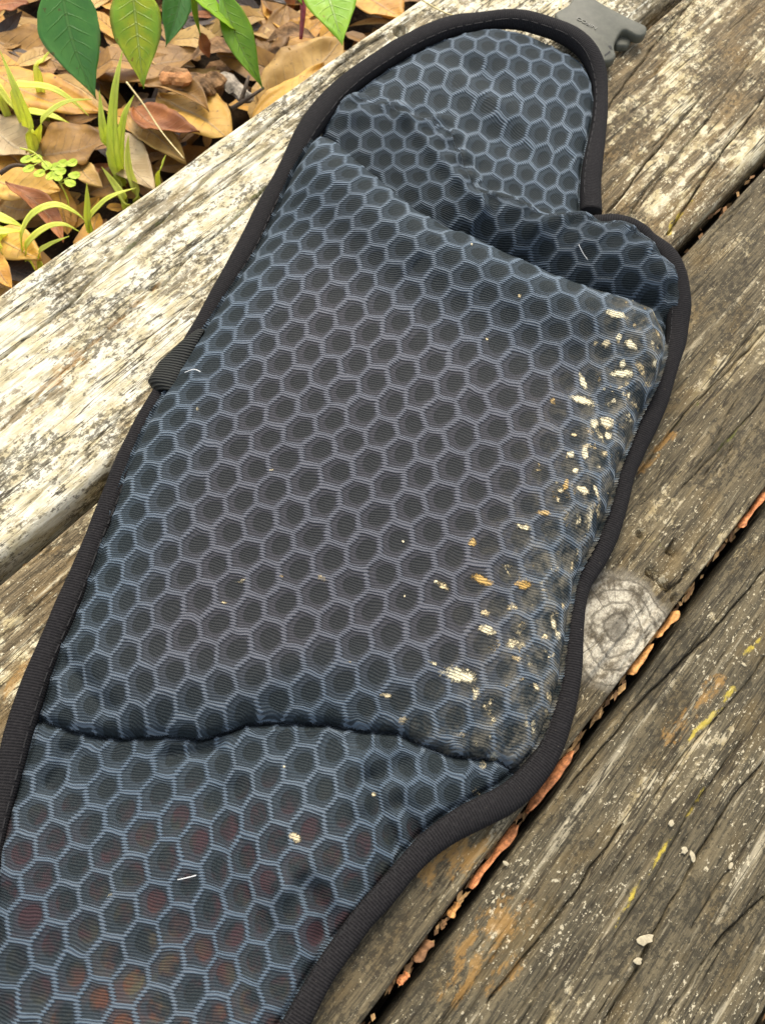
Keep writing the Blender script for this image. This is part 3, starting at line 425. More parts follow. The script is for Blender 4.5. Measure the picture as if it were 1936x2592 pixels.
LAT_PAD = ([(18.7, -138.1), (27.4, -142.1), (36.4, -145.5), (34.2, -155.5), (44.1, -160.3), (25.1, -151.7), (16.1, -147.9), (7.3, -142.1), (32.2, -165.7), (41.7, -170.5), (51.9, -176.3), (22.5, -161.3), (13.7, -156.8), (5.5, -152.2), (-1.3, -149.4), (30.1, -176.3), (20.7, -172.2), (12.1, -167.8), (4.0, -163.7), (-3.2, -159.2), (39.8, -180.8), (49.4, -186.1), (28.3, -186.2), (38.0, -192.5), (20.1, -181.8), (11.3, -178.2), (2.5, -173.0), (96.3, -109.0), (83.9, -114.3), (93.9, -119.0), (104.5, -124.7), (114.9, -130.1), (74.6, -108.4), (82.1, -124.2), (92.7, -129.3), (103.0, -134.9), (113.9, -140.6), (125.0, -147.0), (72.5, -119.1), (62.8, -113.8), (70.6, -129.5), (80.7, -134.7), (91.1, -139.9), (101.7, -145.5), (112.2, -150.9), (61.0, -124.5), (51.3, -119.8), (68.9, -139.7), (79.1, -145.3), (89.3, -150.6), (100.1, -156.4), (59.1, -135.2), (49.6, -130.4), (40.5, -126.0), (77.2, -156.0), (88.0, -161.4), (67.3, -150.6), (57.1, -145.4), (47.5, -140.6), (38.2, -136.2), (29.8, -132.0), (86.3, -172.1), (75.7, -166.5), (65.4, -160.9), (55.5, -155.4), (45.6, -150.7), (63.5, -171.0), (74.1, -177.3), (84.1, -182.4), (53.5, -166.4), (72.4, -187.8), (192.3, -97.0), (202.8, -104.1), (202.2, -113.4), (192.1, -107.5), (179.5, -103.0), (167.3, -98.3), (190.7, -118.2), (178.5, -114.0), (166.1, -109.2), (154.4, -104.9), (142.9, -100.7), (189.3, -129.2), (176.5, -124.3), (164.8, -120.0), (153.0, -115.0), (141.8, -110.6), (130.9, -105.8), (120.2, -101.7), (175.3, -135.4), (162.7, -130.7), (151.6, -125.8), (139.9, -120.7), (128.9, -116.0), (118.5, -110.6), (108.0, -106.0), (173.2, -146.2), (161.1, -141.6), (149.7, -136.2), (138.4, -131.1), (127.5, -126.0), (117.0, -120.3), (106.2, -115.2), (159.5, -152.7), (148.0, -147.0), (136.7, -141.6), (125.8, -136.1), (146.5, -158.6), (134.9, -152.7), (202.5, -124.0), (212.2, -130.1), (211.4, -140.3), (201.4, -134.7), (220.9, -148.8), (210.9, -152.5), (200.0, -146.4), (187.6, -140.6), (220.2, -159.8), (209.2, -164.6), (198.0, -158.7), (185.1, -152.6), (219.9, -172.1), (207.9, -177.0), (195.3, -169.8), (183.4, -163.6), (170.9, -158.2), (205.6, -188.9), (192.7, -182.7), (180.6, -175.4), (169.0, -169.3), (157.1, -162.4), (200.6, -201.2), (190.1, -195.4), (178.0, -187.5), (168.0, -181.7), (155.6, -174.6), (187.2, -206.6), (176.1, -200.3), (165.3, -193.8), (122.6, -156.8), (145.6, -169.9), (143.1, -180.6), (154.0, -187.3), (131.1, -185.4), (152.9, -198.7), (163.8, -205.4), (120.3, -179.6), (109.1, -173.3), (98.8, -167.8), (129.2, -197.9), (150.5, -211.0), (107.8, -184.2), (96.6, -178.2), (138.6, -215.6), (116.7, -202.2), (136.5, -227.4), (114.0, -214.0), (103.9, -206.9), (92.9, -200.9), (82.8, -195.5), (61.8, -181.7), (70.2, -198.8), (59.7, -192.4), (80.9, -204.7), (91.1, -211.2), (102.0, -218.5), (67.7, -209.7), (57.3, -203.4), (47.8, -197.7), (78.4, -216.2), (88.7, -223.1), (99.6, -229.8), (111.0, -237.5), (55.8, -214.8), (46.6, -208.4), (65.8, -221.4), (76.0, -228.0), (97.2, -242.2), (64.4, -232.7), (54.8, -225.6), (74.0, -239.1), (234.3, -55.9), (234.8, -64.4), (234.2, -73.4), (246.7, -74.1), (246.0, -83.8), (246.1, -94.4), (231.8, -112.8), (229.6, -124.1), (227.3, -136.1), (225.8, -147.2), (219.1, -62.4), (218.5, -71.1), (218.7, -79.9), (219.1, -88.4), (218.8, -97.9), (217.8, -108.3), (217.7, -118.2), (217.5, -128.7), (217.0, -139.5), (208.7, -65.8), (208.9, -74.1), (208.2, -82.9), (208.2, -92.1), (207.9, -101.5), (207.5, -111.5), (208.3, -121.3), (207.4, -132.5), (199.1, -68.3), (198.4, -77.1), (198.3, -85.7), (198.1, -94.7), (198.0, -104.8), (197.7, -115.1), (187.4, -90.1), (186.9, -99.7), (186.4, -110.1), (175.3, -86.8), (174.9, -95.2), (250.6, -115.7), (252.8, -125.5), (238.5, -142.3), (236.0, -154.6), (260.2, -157.1), (225.1, -158.5), (232.9, -166.9), (242.6, -173.7), (265.6, -177.6), (269.6, -186.1), (223.6, -170.6), (232.3, -177.3), (239.7, -185.3), (247.8, -192.7), (223.2, -181.7), (230.4, -189.3), (237.8, -196.5), (221.0, -193.6), (228.6, -201.0), (217.1, -205.2)], np.array([[-0.000114, -0.0002387], [-6.783e-05, -9.574e-05], [0.0001615, 0.0001773], [7.363e-05, 9.873e-05], [0.000117, 2.945e-05], [-2.564e-05, -7.787e-05], [-0.000171, -0.0002158], [0.000152, 0.0004051], [4.018e-05, 9.201e-07], [3.11e-05, 5.697e-05], [-3.234e-05, -0.000125], [2.989e-05, 0.0001062], [8.42e-05, 0.0002136], [0.0001616, 0.0003779], [-8.27e-05, -0.0004048], [-5.895e-05, -2.767e-05], [-0.0001656, -6.972e-05], [-8.683e-05, -3.868e-05], [-0.0001599, -0.0001108], [3.326e-05, -0.0001614], [7.388e-05, 6.695e-05], [0.0001041, 0.0001892], [7.33e-05, 0.0002256], [-0.0001623, -0.0001788], [0.0001568, 9.557e-06], [-7.939e-05, -0.0001942], [0.0001396, 0.0001991], [0.0001955, 0.0001248], [-0.000152, -0.0001108], [2.677e-05, 0.0001302], [4.442e-06, 2.026e-05], [1.786e-05, 0.0001078], [0.0001348, 8.307e-05], [-3.529e-05, 9.449e-06], [7.261e-05, 1.223e-05], [-2.53e-05, -6.413e-06], [2.999e-05, -1.479e-05], [-4.897e-05, -0.0002315], [-2.788e-05, -4.596e-05], [6.431e-05, 8.601e-05], [-2.136e-05, 3.384e-06], [-2.278e-05, -4.16e-05], [8.32e-06, -9.377e-06], [-4.801e-06, -4.417e-05], [7.994e-05, 0.0001161], [1.193e-05, -1.196e-05], [-1.48e-05, 5.631e-05], [8.231e-05, 8.51e-05], [-1.588e-05, -2.598e-05], [1.452e-05, 5.305e-05], [-2.398e-05, -1.401e-05], [-3.804e-05, -6.676e-05], [-1.724e-05, -3.183e-05], [1.287e-05, -2.715e-05], [-6.941e-05, -1.3e-05], [2.781e-05, 5.205e-06], [-4.62e-06, -5.54e-05], [-4.789e-05, -5.046e-06], [-9.205e-06, 1.139e-05], [-5.888e-05, 1.842e-05], [1.436e-05, -7.376e-05], [4.596e-05, 1.591e-05], [-1.048e-05, -1.619e-05], [-3.674e-06, 1.143e-05], [7.517e-05, 4.819e-05], [-8.618e-05, -5.457e-05], [7.544e-05, 0.0001349], [-5.35e-05, -0.0001109], [0.0001294, 0.000264], [-0.0001911, -0.0001976], [6.14e-05, 9.392e-06], [4.952e-05, 0.0001374], [-0.0002875, -0.0002773], [-8.896e-05, 4.107e-05], [-9.4e-06, -3.09e-05], [-0.0001552, 8.221e-06], [5.467e-05, 0.0001632], [-6.626e-05, 1.535e-05], [-0.0001726, -0.0001542], [-3.875e-05, -1.317e-05], [-2.692e-05, -2.474e-05], [-5.987e-05, -5.515e-06], [-3.764e-05, 7.819e-06], [-9.081e-06, 9.581e-05], [-2.665e-05, -7.556e-05], [6.518e-05, 5.824e-05], [1.55e-05, -2.669e-05], [9.738e-05, 6.982e-05], [-0.0001365, -0.0001763], [1.76e-05, -2.6e-05], [-6.404e-05, 1.047e-05], [3.073e-07, -7.197e-05], [-1.2e-05, 4.004e-05], [-6.349e-05, -2.492e-05], [7.994e-05, 9.204e-05], [-0.0001465, -0.0001399], [0.0001162, 0.0001089], [-4.41e-05, -2.591e-05], [5.006e-05, 3.797e-05], [-2.106e-06, 1.965e-06], [-4.089e-05, -6.066e-05], [8.313e-05, 1.009e-05], [-7.82e-05, -7.218e-05], [-7.41e-05, -0.0001339], [4.876e-05, 4.185e-05], [2.13e-05, 5.944e-05], [-1.702e-05, 1.965e-05], [-0.0001165, -0.000171], [-0.0001051, -1.133e-05], [-6.189e-06, -8.603e-05], [5.158e-05, 0.0001184], [0.0002616, 0.0003194], [4.001e-05, -9.237e-06], [1.963e-05, -1.67e-06], [0.0001679, 2.645e-05], [-1.184e-05, -7.653e-05], [-1.22e-05, 4.001e-06], [0.0002228, 0.0001489], [2.338e-05, 4.155e-05], [-0.0001201, -0.000169], [-0.0001513, -5.425e-05], [0.0002776, -5.487e-05], [7.232e-06, -6.706e-05], [3.48e-05, 0.0001378], [8.497e-05, 3.581e-05], [-0.0001166, -9.888e-05], [0.0001473, -3.449e-05], [-0.0001275, -5.597e-05], [9.688e-06, 9.092e-05], [-8.961e-06, -5.841e-06], [0.0002296, 0.0004025], [-5.913e-05, 8.326e-05], [-0.0001423, -0.0001916], [4.451e-05, 0.0002085], [2.968e-05, -0.0002024], [6.237e-05, 0.0001786], [4.312e-05, 3.533e-05], [-4.345e-05, -1.274e-06], [-7.705e-05, -5.607e-05], [7.999e-05, 0.0001914], [-5.174e-05, -0.0002713], [-1.93e-05, 5.863e-05], [-9.982e-05, -3.556e-05], [0.0001282, 0.0001047], [9.386e-05, 3.409e-05], [8.296e-05, -6.145e-07], [-2.368e-05, -6.274e-05], [-2.11e-05, 3.015e-05], [-8.792e-05, -0.0001862], [-0.0001265, -0.0001166], [-0.0001166, -2.184e-05], [7.803e-05, 3.099e-05], [-1.674e-05, 3.999e-05], [8.378e-05, 1.53e-05], [7.165e-05, 3.43e-05], [2.526e-05, 1.501e-06], [-0.0001206, 2.853e-05], [4.215e-05, 1.439e-05], [-0.0001147, -4.845e-05], [-0.0002905, -0.0004076], [8.897e-06, 9.254e-07], [4.096e-06, -2.487e-05], [1.164e-05, 3.042e-06], [0.0001995, 0.0001509], [0.0001151, 0.0001332], [1.225e-05, -6.876e-05], [-7.712e-06, 3.887e-05], [-3.888e-05, 8.442e-05], [-4.853e-05, -6.225e-05], [3.338e-05, 1.747e-05], [-3.613e-05, -1.992e-05], [7.985e-05, 0.0001067], [1.249e-05, -9.132e-05], [-7.947e-05, -9.519e-06], [0.0001014, -4.784e-07], [-0.0001043, -6.665e-05], [-5.955e-05, -4.995e-05], [-9.982e-05, -5.596e-05], [-1.481e-05, -5.222e-05], [0.000139, 5.938e-05], [2.853e-05, 9.72e-05], [-0.0003049, -8.949e-05], [-0.0002429, -0.0001195], [-0.0006812, -0.0002012], [0.00087, 0.0003189], [0.0003617, 0.0001962], [0.0005491, 7.196e-05], [-0.0001522, -2.772e-05], [-1.277e-05, 2.584e-05], [-0.0002065, -0.0001148], [-0.0001244, -3.279e-05], [-0.000153, -6.739e-05], [-0.0001547, 1.451e-05], [-0.0002422, -8.778e-05], [-0.0001264, -2.295e-05], [-0.0001374, -3.003e-05], [-0.0002776, -7.52e-05], [-0.0001288, -1.601e-05], [-5.696e-05, -5.473e-05], [2.305e-05, -8.041e-05], [-2.997e-05, -7.111e-05], [0.0001881, 2.057e-07], [-9.691e-06, 2.078e-05], [-3.462e-05, -5.795e-05], [7.992e-05, 5.65e-05], [-2.59e-06, 4.641e-05], [0.0003114, 6.383e-05], [3.25e-05, -0.0001051], [0.0002811, 8.911e-05], [3.543e-05, 4.298e-05], [0.0001342, 8.809e-05], [0.0002454, 0.0001782], [0.0002289, 0.0001075], [0.000248, 7.912e-05], [6.1e-05, -1.451e-05], [4.818e-05, -3.556e-05], [0.0001499, -4.217e-05], [-0.0002316, -0.0002142], [0.0002146, 0.000107], [-0.0006095, -0.0001351], [0.0005035, 4.932e-05], [-0.0003021, 7.048e-05], [-0.0001738, -2.19e-05], [0.0003727, -2.48e-05], [5.072e-05, -2.735e-05], [-0.0003771, -6.031e-05], [-0.000346, 3.853e-05], [0.0005627, -0.0001639], [-0.000399, 1.13e-06], [-0.0001853, -6.684e-05], [0.0002116, 0.0001289], [-0.0001399, 2.262e-05], [-0.0003934, 8.734e-05], [0.0001767, -2.663e-05], [1.25e-05, -1.47e-05], [4.52e-05, 9.643e-05], [0.000111, -8.348e-05], [9.557e-05, -9.166e-05], [4.902e-05, 7.318e-05], [-9.238, -11.3], [-0.04023, 0.04551], [-0.08501, -0.1012]]))
LAT_LOW = ([(-21.1, -173.3), (-10.4, -185.8), (-0.9, -199.8), (-29.6, -166.1), (-30.1, -175.8), (-20.6, -181.2), (-11.2, -195.4), (-1.6, -210.3), (-40.1, -170.9), (-40.8, -181.9), (-31.5, -186.5), (-22.1, -191.2), (-11.8, -205.8), (-50.4, -176.7), (-50.2, -186.8), (-41.0, -192.3), (-31.6, -197.4), (-22.3, -202.2), (-12.9, -216.5), (-32.5, -207.6), (-22.6, -212.2), (-13.4, -226.9), (-50.8, -197.9), (-41.6, -203.1), (-60.4, -193.4), (-23.2, -222.4), (-33.0, -218.3), (-42.8, -213.6), (-51.7, -208.8), (-61.2, -203.6), (-23.8, -233.1), (-33.4, -228.8), (-42.8, -224.0), (-52.5, -218.8), (-61.8, -214.8), (-72.2, -211.1), (-33.0, -238.2), (-43.0, -234.0), (-52.3, -229.4), (-23.9, -242.9), (-32.9, -248.3), (-42.6, -245.1), (37.3, -217.9), (47.1, -223.3), (27.2, -213.7), (18.5, -207.0), (25.7, -223.5), (36.2, -228.7), (45.2, -232.2), (16.2, -217.8), (9.7, -205.3), (7.7, -214.0), (14.3, -228.5), (24.3, -234.4), (34.5, -239.0), (52.8, -239.6), (58.4, -245.2), (4.5, -223.4), (-4.0, -219.8), (12.9, -239.3), (23.0, -244.9), (32.4, -249.7), (49.4, -248.4), (55.6, -256.9), (3.1, -234.2), (-5.5, -230.3), (10.5, -250.3), (21.2, -255.3), (2.6, -244.3), (-6.7, -240.8), (-14.1, -237.3), (-6.4, -251.9), (-15.3, -247.0), (45.9, -258.6)], np.array([[-0.0006584, -0.0004035], [7.26e-05, 1.104e-06], [5.29e-05, 0.000117], [0.0001268, 6.116e-05], [0.0002865, 0.0001461], [0.000191, 6.989e-05], [9.611e-05, 0.0001119], [-3.047e-05, -0.0001768], [7.723e-05, 9.501e-05], [-0.0001378, -9.937e-05], [-7.456e-06, 9.114e-05], [-2.824e-05, 0.0001461], [6.445e-05, 3.709e-05], [-7.219e-05, 2.423e-05], [0.0001716, 8.154e-05], [1.321e-05, -2.944e-05], [-3.95e-05, -0.0001123], [-0.000162, -0.00012], [-5.516e-05, -7.456e-05], [5.236e-05, 9.358e-05], [2.468e-05, 1.668e-05], [-2.256e-05, -0.0002292], [3.509e-05, -2.294e-05], [-3.387e-05, -7.273e-05], [-2.181e-05, -6.744e-05], [8.049e-05, 8.595e-05], [-4.564e-05, -3.121e-05], [-7.722e-05, 2.864e-05], [-3.932e-05, -5.993e-05], [0.0001438, 0.0001256], [-0.0001073, -3.284e-05], [-0.0001412, -6.701e-05], [-4.16e-05, -4.915e-05], [9.096e-05, 0.000143], [1.558e-05, -4.871e-05], [-0.0002032, -7.468e-05], [0.0001531, 0.0001169], [2.12e-05, 0.0001053], [0.0001006, 3.415e-05], [-2.609e-05, -1.186e-05], [0.0002111, 7.171e-05], [-0.000162, -0.0002082], [3.683e-05, 8.356e-05], [1.083e-05, -0.0001351], [-0.0002794, -0.0001778], [0.0004189, 0.0004516], [-6.31e-05, 3.334e-06], [-7.686e-05, -0.0001434], [0.0003769, 0.0003578], [9.69e-05, 0.000198], [-0.000298, -0.0005425], [3.783e-05, -0.0001144], [2.055e-05, 3.087e-05], [-0.0001552, -0.0001104], [1.259e-05, -0.0001005], [-7.367e-05, -0.0003527], [-0.0001564, 9.785e-05], [6.374e-05, 0.0002983], [3.416e-05, 0.0001334], [1.374e-05, -1.316e-05], [-5.539e-05, -0.0001395], [2.359e-05, -0.0002087], [0.0003011, 0.0003401], [-0.0004366, -0.0004298], [-1.281e-05, 9.109e-05], [-1.711e-05, 6.673e-05], [-0.0002186, 0.0001317], [5.435e-05, -9.882e-05], [0.0002641, 0.000223], [-0.0001005, 0.0001268], [-3.352e-05, -0.0002565], [-4.638e-05, -0.0002265], [5.229e-05, 8.791e-05], [0.0002369, 0.000516], [-15.58, -17.52], [-0.05028, 0.05549], [-0.08939, -0.1019]]))
LAT_UP = ([(351.8, -42.5), (358.6, -51.4), (364.6, -61.1), (339.0, -44.1), (347.2, -52.6), (352.6, -62.5), (358.3, -71.5), (324.8, -46.9), (333.6, -55.5), (340.7, -64.1), (347.3, -73.3), (353.7, -83.3), (360.6, -91.4), (365.9, -99.6), (303.4, -39.3), (309.6, -48.9), (315.0, -59.2), (324.0, -66.7), (332.4, -75.0), (337.4, -85.1), (344.8, -92.9), (350.7, -101.6), (356.0, -110.3), (292.4, -51.8), (298.4, -61.0), (305.1, -70.2), (311.8, -79.2), (319.2, -88.1), (327.9, -95.9), (334.5, -105.0), (340.6, -112.9), (298.1, -80.5), (306.2, -88.8), (312.0, -98.7), (317.6, -108.0), (323.5, -115.3), (331.1, -122.3), (282.5, -84.2), (290.0, -90.9), (296.7, -99.8), (303.8, -107.8), (307.0, -117.0), (313.2, -125.0), (274.9, -93.5), (282.3, -101.3), (287.2, -109.9), (292.2, -118.4), (298.6, -126.8), (306.3, -133.9), (276.8, -110.7), (282.1, -119.4)], np.array([[-0.0001208, -5.561e-05], [3.559e-06, 3.992e-05], [-0.0001361, -7.624e-05], [-7.089e-05, 4.391e-05], [0.0002688, 0.0001351], [-0.0001014, -3.54e-05], [-0.0001973, 0.0001305], [-8.045e-05, -5.026e-05], [0.0001203, -7.864e-05], [8.287e-05, -7.196e-06], [0.0001619, 1.463e-05], [-4.926e-06, -0.0002397], [0.0001518, -6.659e-05], [5.613e-05, 3.369e-05], [0.0001553, 7.805e-05], [0.0001349, 6.498e-05], [-0.0002258, -0.000191], [0.0001056, 9.708e-05], [0.0002642, 0.0001608], [-0.0001811, -0.0001003], [0.0001019, 0.0001847], [1.559e-05, 8.832e-05], [-0.0001077, -1.378e-05], [-5.835e-05, 1.068e-06], [-6.921e-05, 3.26e-05], [-0.0001056, -2.723e-05], [-0.0002787, -8.375e-05], [-0.0003047, -0.000109], [0.0001149, 0.0001415], [-2.211e-05, -0.0001334], [-4.093e-05, -7.809e-05], [0.0001356, 8.892e-05], [0.0003526, 0.000178], [5.324e-06, -9.501e-05], [-0.0001244, -0.0002976], [-6.338e-05, 7.463e-06], [0.0001648, 0.0001653], [-0.000184, -0.0003016], [0.0001154, 0.0001758], [-8.887e-06, -4.305e-05], [0.0003863, 0.00018], [-0.0001572, -1.846e-05], [-0.0001433, -1.4e-05], [-0.0001473, -3.439e-06], [2.652e-05, 2.54e-05], [-0.0002722, -4.125e-05], [-0.0003184, -1.931e-05], [-0.0001732, -9.3e-05], [0.0001869, 0.000121], [0.0003429, 8.801e-05], [0.0002444, -3.769e-06], [16.41, -13.91], [-0.06563, 0.01426], [-0.04952, -0.1061]]))
LAT_STRIP = ([(260.9, -44.3), (266.2, -53.1), (272.2, -63.3), (256.7, -54.5), (263.7, -62.8), (268.5, -72.3), (259.6, -72.3), (256.9, -83.1), (262.5, -91.8), (259.3, -102.1), (255.6, -114.0), (256.3, -124.6), (265.2, -34.1), (271.0, -43.5), (274.5, -54.0), (262.3, -130.7), (262.3, -141.7), (270.4, -147.2), (272.1, -156.9), (271.7, -167.2), (278.0, -163.1), (278.8, -172.3), (279.9, -182.7), (272.2, -179.1), (274.6, -189.7), (278.4, -153.2), (285.6, -168.6), (268.3, -126.7)], np.array([[-2.902e-07, 6.447e-05], [2.935e-05, 0.0001057], [-7.099e-05, -0.0001914], [-0.0001013, 6.529e-05], [0.0002135, 9.571e-05], [-8.551e-05, -9.781e-05], [8.202e-05, 0.000185], [9.53e-05, 5.255e-05], [2.72e-05, -4.169e-05], [7.149e-05, 3.703e-05], [-0.0002537, -3.332e-05], [8.988e-05, -0.0001624], [0.0001196, 3.496e-05], [0.0001515, -4.416e-05], [-0.0003492, -0.0002661], [4.904e-05, 3.117e-05], [-0.0001328, -8.279e-05], [1.609e-05, 1.132e-05], [0.0002056, -8.291e-05], [4.534e-05, -8.179e-06], [-0.000131, 2.586e-05], [0.0001237, 0.0001884], [0.0002008, 0.0002577], [-0.0002575, -0.0001893], [1.829e-05, -0.0002624], [2.191e-05, -2.769e-05], [-2.524e-05, 0.000111], [-0.0001531, 0.000224], [14.38, -12.54], [-0.08891, 0.03791], [-0.08214, -0.09916]]))
CRACKS = {'A': [([(323.2, -5.9), (298.5, -3.9), (268.1, -8.4), (243.6, -8.7), (193.7, -13.0), (181.9, -14.9), (161.5, -17.3), (132.0, -20.4), (115.2, -20.7), (104.1, -23.4), (67.5, -25.0)], 1.1, 5), ([(209.6, -35.3), (182.3, -38.9), (160.7, -39.4), (137.6, -42.5), (119.7, -33.8)], 0.8, 3), ([(137.5, -41.2), (97.8, -44.4), (47.4, -49.3)], 0.6, 1.6), ([(172.8, -8.2), (149.7, -9.6), (133.0, -9.3)], 0.6, 2), ([(83.0, -76.8), (57.3, -79.5), (31.9, -80.8)], 0.5, 1.5), ([(268.2, -31.0), (249.5, -18.1), (214.9, -21.4), (198.4, -23.0)], 0.5, 1.4)], 'B': [([(417.2, -145.5), (386.1, -148.6), (357.3, -150.5), (336.5, -153.6), (313.7, -155.5)], 1.0, 4), ([(441.0, -169.7), (419.2, -172.5), (394.7, -173.9), (361.9, -178.2), (352.2, -179.8), (325.1, -183.8)], 1.0, 4), ([(408.8, -156.9), (385.5, -158.5), (360.8, -160.4), (339.1, -160.9), (315.9, -164.7)], 0.7, 2.5), ([(478.3, -148.5), (432.2, -153.5), (386.0, -159.2), (345.8, -162.8), (321.4, -165.4)], 0.5, 1.5), ([(475.0, -102.5), (424.1, -107.9), (379.0, -114.5), (367.3, -116.8)], 0.8, 3), ([(39.7, -99.6), (26.5, -100.6), (18.6, -100.3)], 0.5, 1.5)], 'C': [([(310.6, -247.3), (274.2, -245.3), (254.2, -243.2), (232.7, -243.7), (209.0, -244.0)], 0.9, 3), ([(280.5, -265.0), (262.5, -264.6), (237.8, -263.1), (217.4, -261.9)], 0.6, 2), ([(186.0, -254.5), (187.2, -261.5), (188.2, -267.9), (189.3, -273.5), (188.5, -278.9), (186.9, -283.4), (185.1, -288.3)], 0.9, 4), ([(176.2, -271.0), (175.5, -276.3), (176.2, -281.4), (173.9, -284.9), (171.2, -288.7)], 1.1, 5), ([(185.9, -284.0), (181.0, -283.1), (176.1, -281.7)], 0.7, 3), ([(194.2, -271.7), (189.1, -272.9)], 0.6, 2.5), ([(162.0, -272.9), (161.8, -277.8), (159.4, -281.9), (155.5, -285.2), (150.3, -287.7)], 0.6, 1.6), ([(136.6, -268.8), (134.7, -275.5), (135.6, -282.9), (139.8, -286.7)], 0.4, 1.0), ([(171.6, -260.8), (174.9, -267.0), (176.0, -272.5)], 0.6, 1.5)], 'D': [([(144.5, -345.1), (126.4, -342.7), (107.1, -342.8), (81.0, -344.0), (58.2, -345.9), (38.3, -346.6)], 1.1, 5), ([(105.6, -368.0), (86.5, -363.3), (75.2, -362.8), (54.2, -361.5)], 1.1, 5), ([(146.2, -334.7), (109.8, -333.2), (88.6, -335.2), (60.4, -334.9)], 0.6, 2), ([(90.5, -317.1), (72.6, -316.7), (63.6, -317.3), (36.8, -315.7), (19.7, -313.7)], 1.0, 4), ([(179.1, -324.7), (162.5, -324.9), (140.4, -321.9), (124.3, -319.8), (106.3, -320.5)], 0.7, 2.5), ([(209.6, -306.8), (181.7, -304.7), (159.8, -302.3), (138.9, -298.8), (121.9, -297.6), (88.1, -295.6)], 0.9, 3.5), ([(128.5, -354.5), (104.9, -353.9), (79.8, -353.3)], 0.5, 1.5), ([(86.8, -286.3), (67.6, -286.4), (47.5, -287.9)], 0.6, 2)]}
STAINS = {'A': [('moss', [(181.9, -14.9), (161.5, -17.3), (130.6, -19.0)], 2.0), ('moss', [(137.9, -19.6), (98.5, -24.3)], 2.2), ('moss', [(208.8, -34.6), (181.6, -38.2)], 1.6), ('rust', [(88.9, -44.9), (74.8, -47.6)], 7), ('rust', [(137.5, -41.2), (119.8, -42.1), (65.7, -47.4)], 1.6)], 'B': [('moss', [(415.8, -51.7), (395.2, -48.1), (379.0, -47.9)], 3), ('yellow', [(352.4, -180.8), (334.1, -181.2), (325.1, -183.8)], 1.8), ('rust', [(-1.8, -125.7), (-12.3, -128.6), (-19.4, -130.2)], 3.0)], 'C': [('moss', [(260.1, -244.3), (237.0, -243.4)], 1.6), ('moss', [(269.4, -265.2), (242.8, -263.5)], 1.4), ('moss', [(187.7, -261.2), (188.5, -271.9)], 1.6), ('rust', [(52.0, -284.3), (37.3, -276.1)], 9), ('rust', [(235.1, -244.6), (212.2, -244.3)], 3)], 'D': [('yellow', [(160.1, -322.2), (146.5, -321.2), (132.7, -319.5)], 2.4), ('rust', [(43.6, -304.8), (33.1, -303.2), (25.5, -301.4)], 9), ('rust', [(32.8, -313.1), (23.7, -312.5)], 5), ('rust', [(19.4, -304.4), (12.5, -303.3)], 6), ('yellow', [(122.3, -333.3), (100.1, -332.5), (63.8, -332.6)], 1.2), ('rust', [(158.1, -316.1), (127.6, -312.6)], 4), ('yellow', [(186.3, -320.5), (174.1, -317.9)], 1.5)]}
KNOT = (148.2, -275.6)
SCREW = (332.5, -10.1)
